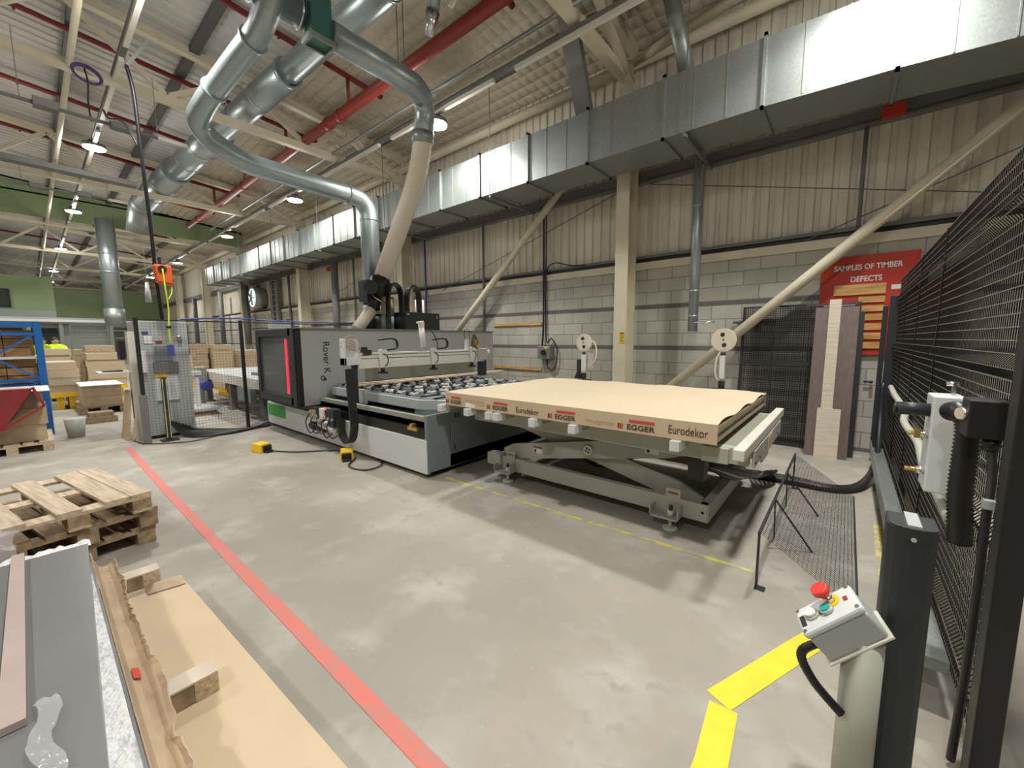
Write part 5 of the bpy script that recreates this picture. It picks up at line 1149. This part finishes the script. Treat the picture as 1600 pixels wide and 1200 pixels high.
# people in hi-vis far behind the stacks
def person(x, y, label, lean_):
    t = thing('person', label, 'person', (x, y, 0), 0, 'workers behind the board stacks')
    me = bpy.data.meshes.new('body'); L_ = lean_
    J = [(0, 0, .95), (L_*.5, 0, 1.2), (L_, 0, 1.42), (L_*1.15, 0, 1.52), (0, .1, .9), (0, .11, .5), (-.02, .12, .08), (.12, .12, .04), (0, -.1, .9), (0, -.11, .5), (-.02, -.12, .08), (.12, -.12, .04), (L_, .19, 1.40), (L_+.05, .24, 1.12), (L_+.25, .2, .98), (L_, -.19, 1.40), (L_+.05, -.24, 1.12), (L_+.25, -.2, .98)]
    E_ = [(0, 1), (1, 2), (2, 3), (0, 4), (4, 5), (5, 6), (6, 7), (0, 8), (8, 9), (9, 10), (10, 11), (2, 12), (12, 13), (13, 14), (2, 15), (15, 16), (16, 17)]
    rr = [.14, .14, .13, .055, .09, .065, .05, .04, .09, .065, .05, .04, .06, .045, .032, .06, .045, .032]
    me.from_pydata(J, E_, []); o = bpy.data.objects.new('body', me); C.objects.link(o); o.parent = t; me.materials.append(M['navy'])
    sk = o.modifiers.new('skin', 'SKIN'); lay = me.skin_vertices[0] if me.skin_vertices else None
    if lay:
        for i, r in enumerate(rr): lay.data[i].radius = (r, r)
        lay.data[0].use_root = True
    o.modifiers.new('sub', 'SUBSURF').levels = 1
    MB().sphere((x+L_*1.2, y, 1.60), .10, 16, (1, .8, 1.2)).sphere((x+L_*1.2+.1, y, 1.59), .018, 8).sphere((x+L_*1.2, y+.085, 1.6), .02, 8).sphere((x+L_*1.2, y-.085, 1.6), .02, 8).build('head', 'skin', t)
    MB().sphere((x+L_*1.2-.015, y, 1.64), .105, 16, (1, .84, 1.0)).build('hair', 'navy', t)
    b = MB(); ring = []
    for z, a, c_, dx in ((.92, .17, .20, 0), (1.1, .16, .21, L_*.35), (1.3, .17, .24, L_*.7), (1.46, .13, .22, L_), (1.52, .07, .09, L_*1.1)):
        ring.append([(x+dx+a*math.cos(k*PI/8), y+c_*math.sin(k*PI/8), z) for k in range(16)])
    b.add([v for r_ in ring for v in r_], [(i*16+k, i*16+(k+1) % 16, (i+1)*16+(k+1) % 16, (i+1)*16+k) for i in range(4) for k in range(16)], 0, True)
    for s_ in (1, -1): b.tube([(x+L_, y+s_*.17, 1.42), (x+L_+.05, y+s_*.25, 1.12), (x+L_+.22, y+s_*.22, 1.0)], [.075, .062, .055], 10)
    b.build('jacket', 'hivis', t)
person(-20.2, .53, 'worker in a yellow hi-vis jacket standing behind the board stacks', .0)
person(-19.6, .22, 'second hi-vis worker bending lower behind the board stacks', .35)
# mezzanine office at the far end
t = thing('mezzanine_office', 'green walled mezzanine office with a dark window far down the hall', 'office', (-34, -1, 0))
MB().box(-36, -32, -9, 3.2, 2.55, 2.85).build('floor_slab', 'palegray', t)
MB().box(-32, -31.9, -9, 6.5, 2.62, 2.74).build('white_edge', 'paper', t, label='bright white floor edge')
MB().box(-35.9, -32.05, -9, 1.0, 2.85, 4.9).build('upper_wall', 'green', t)
f = MB().box(-32.05, -32.0, -3.0, -.45, 3.3, 4.2).build('window_frame', 'black', t)
MB().box(-32.0, -31.98, -2.9, -.55, 3.38, 4.12).build('window_pane', 'darkglass', f)
MB().box(-32.08, -32.0, -9, 1.0, 2.85, 3.2).build('cladding_strip', 'galv', t)
for y in (-6, -3, 0, 1.1, 3.0): MB().box(-32.2, -32.05, y-.07, y+.07, 0, 2.55).build('leg', 'galv', t)
for y0, y1 in ((-.0, 1.0), (-2.8, -.2)): MB().box(-32.6, -32.5, y0, y1, .9, 2.3).build('dark_opening', 'darkglass', t)
MB().box(-32.7, -32.6, -9, 3.0, 0, 2.55).build('lower_wall', 'galv', t)
MB().box(-42.2, -42, -10, 6.8, 2.6, 5.2).build('rear_screen', 'green', label='pale green partition wall far behind the mezzanine office', cat='partition')
t = thing('mezzanine_rail', 'grey handrails and steps below the hanging duct', 'handrail', (-28, 2.4, 0))
for y in (1.2, 2.4, 3.6, 4.8): MB().box(-27.03, -26.97, y-.03, y+.03, 0, 2.35).build('rail_post', 'galv', t)
for z in (1.75, 2.1, 2.35): MB().box(-27.02, -26.98, 1.2, 4.8, z-.025, z+.025).build('rail', 'galv', t)
for k in range(5): MB().box(-26.5+k*.2, -26.3+k*.2, 1.5, 2.3, 1.9-k*.25, 1.94-k*.25).build('step', 'palegray', t)
# wall fan
t = thing('wall_fan', 'round wall fan housing with daylight behind it', 'fan', (-22.2, 7.1, 3.15))
MB().cyl((-21.9, 6.95, 3.62), (-21.9, 7.45, 3.62), .50, 28).build('housing', 'galv', t)
MB().box(-22.9, -22.4, 7.3, 7.38, 3.1, 4.3).build('brown_backing', 'orangewood', t)
MB().cyl((-21.9, 6.93, 3.62), (-21.9, 6.95, 3.62), .42, 28).build('glowing_pane', 'sky', t, label='bright round daylight opening')
b = MB()
for k in range(5):
    a = k*2*PI/5; b.bar((-21.9, 6.91, 3.62), (-21.9+.38*math.cos(a), 6.92, 3.62+.38*math.sin(a)), .03, .10, up=(0, 1, .4))
b.build('blade', 'graysteel', t)
MB().box(-19.2, -18.6, 7.36, 7.40, 1.75, 2.55).build('wall_cabinet', 'panel_green', label='dark green cabinet on the wall left of the machine top', cat='cabinet')
b = MB().box(-20.6, -20.3, 7.25, 7.38, .2, 4.3).box(-20.0, -19.7, 7.25, 7.38, .2, 4.3)
for k in range(16): b.box(-20.3, -20.0, 7.27, 7.36, .4+k*.25, .44+k*.25)
b.build('cable_ladder', 'graysteel', label='vertical dark cable ladder on the wall right of the fan', cat='cable ladder')
for i, x in enumerate((-13.9, -23.0, -27.0, -32.5)):
    MB().cyl((x, 7.0, 1.4), (x, 7.0, 4.3), .12, 14).build('wall_downpipe', 'graysteel', label='grey vertical downpipe on the wall, %s from the camera' % ordn[i], cat='pipe', group='downpipes along the wall')
MB().cyl((-20, 2.94, 3.03), (-20, 2.94, 3.75), .10, 14, r2=.05).wire((-20, 2.94, 3.75), (-20, 2.94, roofz(2.94)), .006).build('hanging_cone', 'palegray', label='pale blue grey hanging cone beside the orange reel', cat='shade')
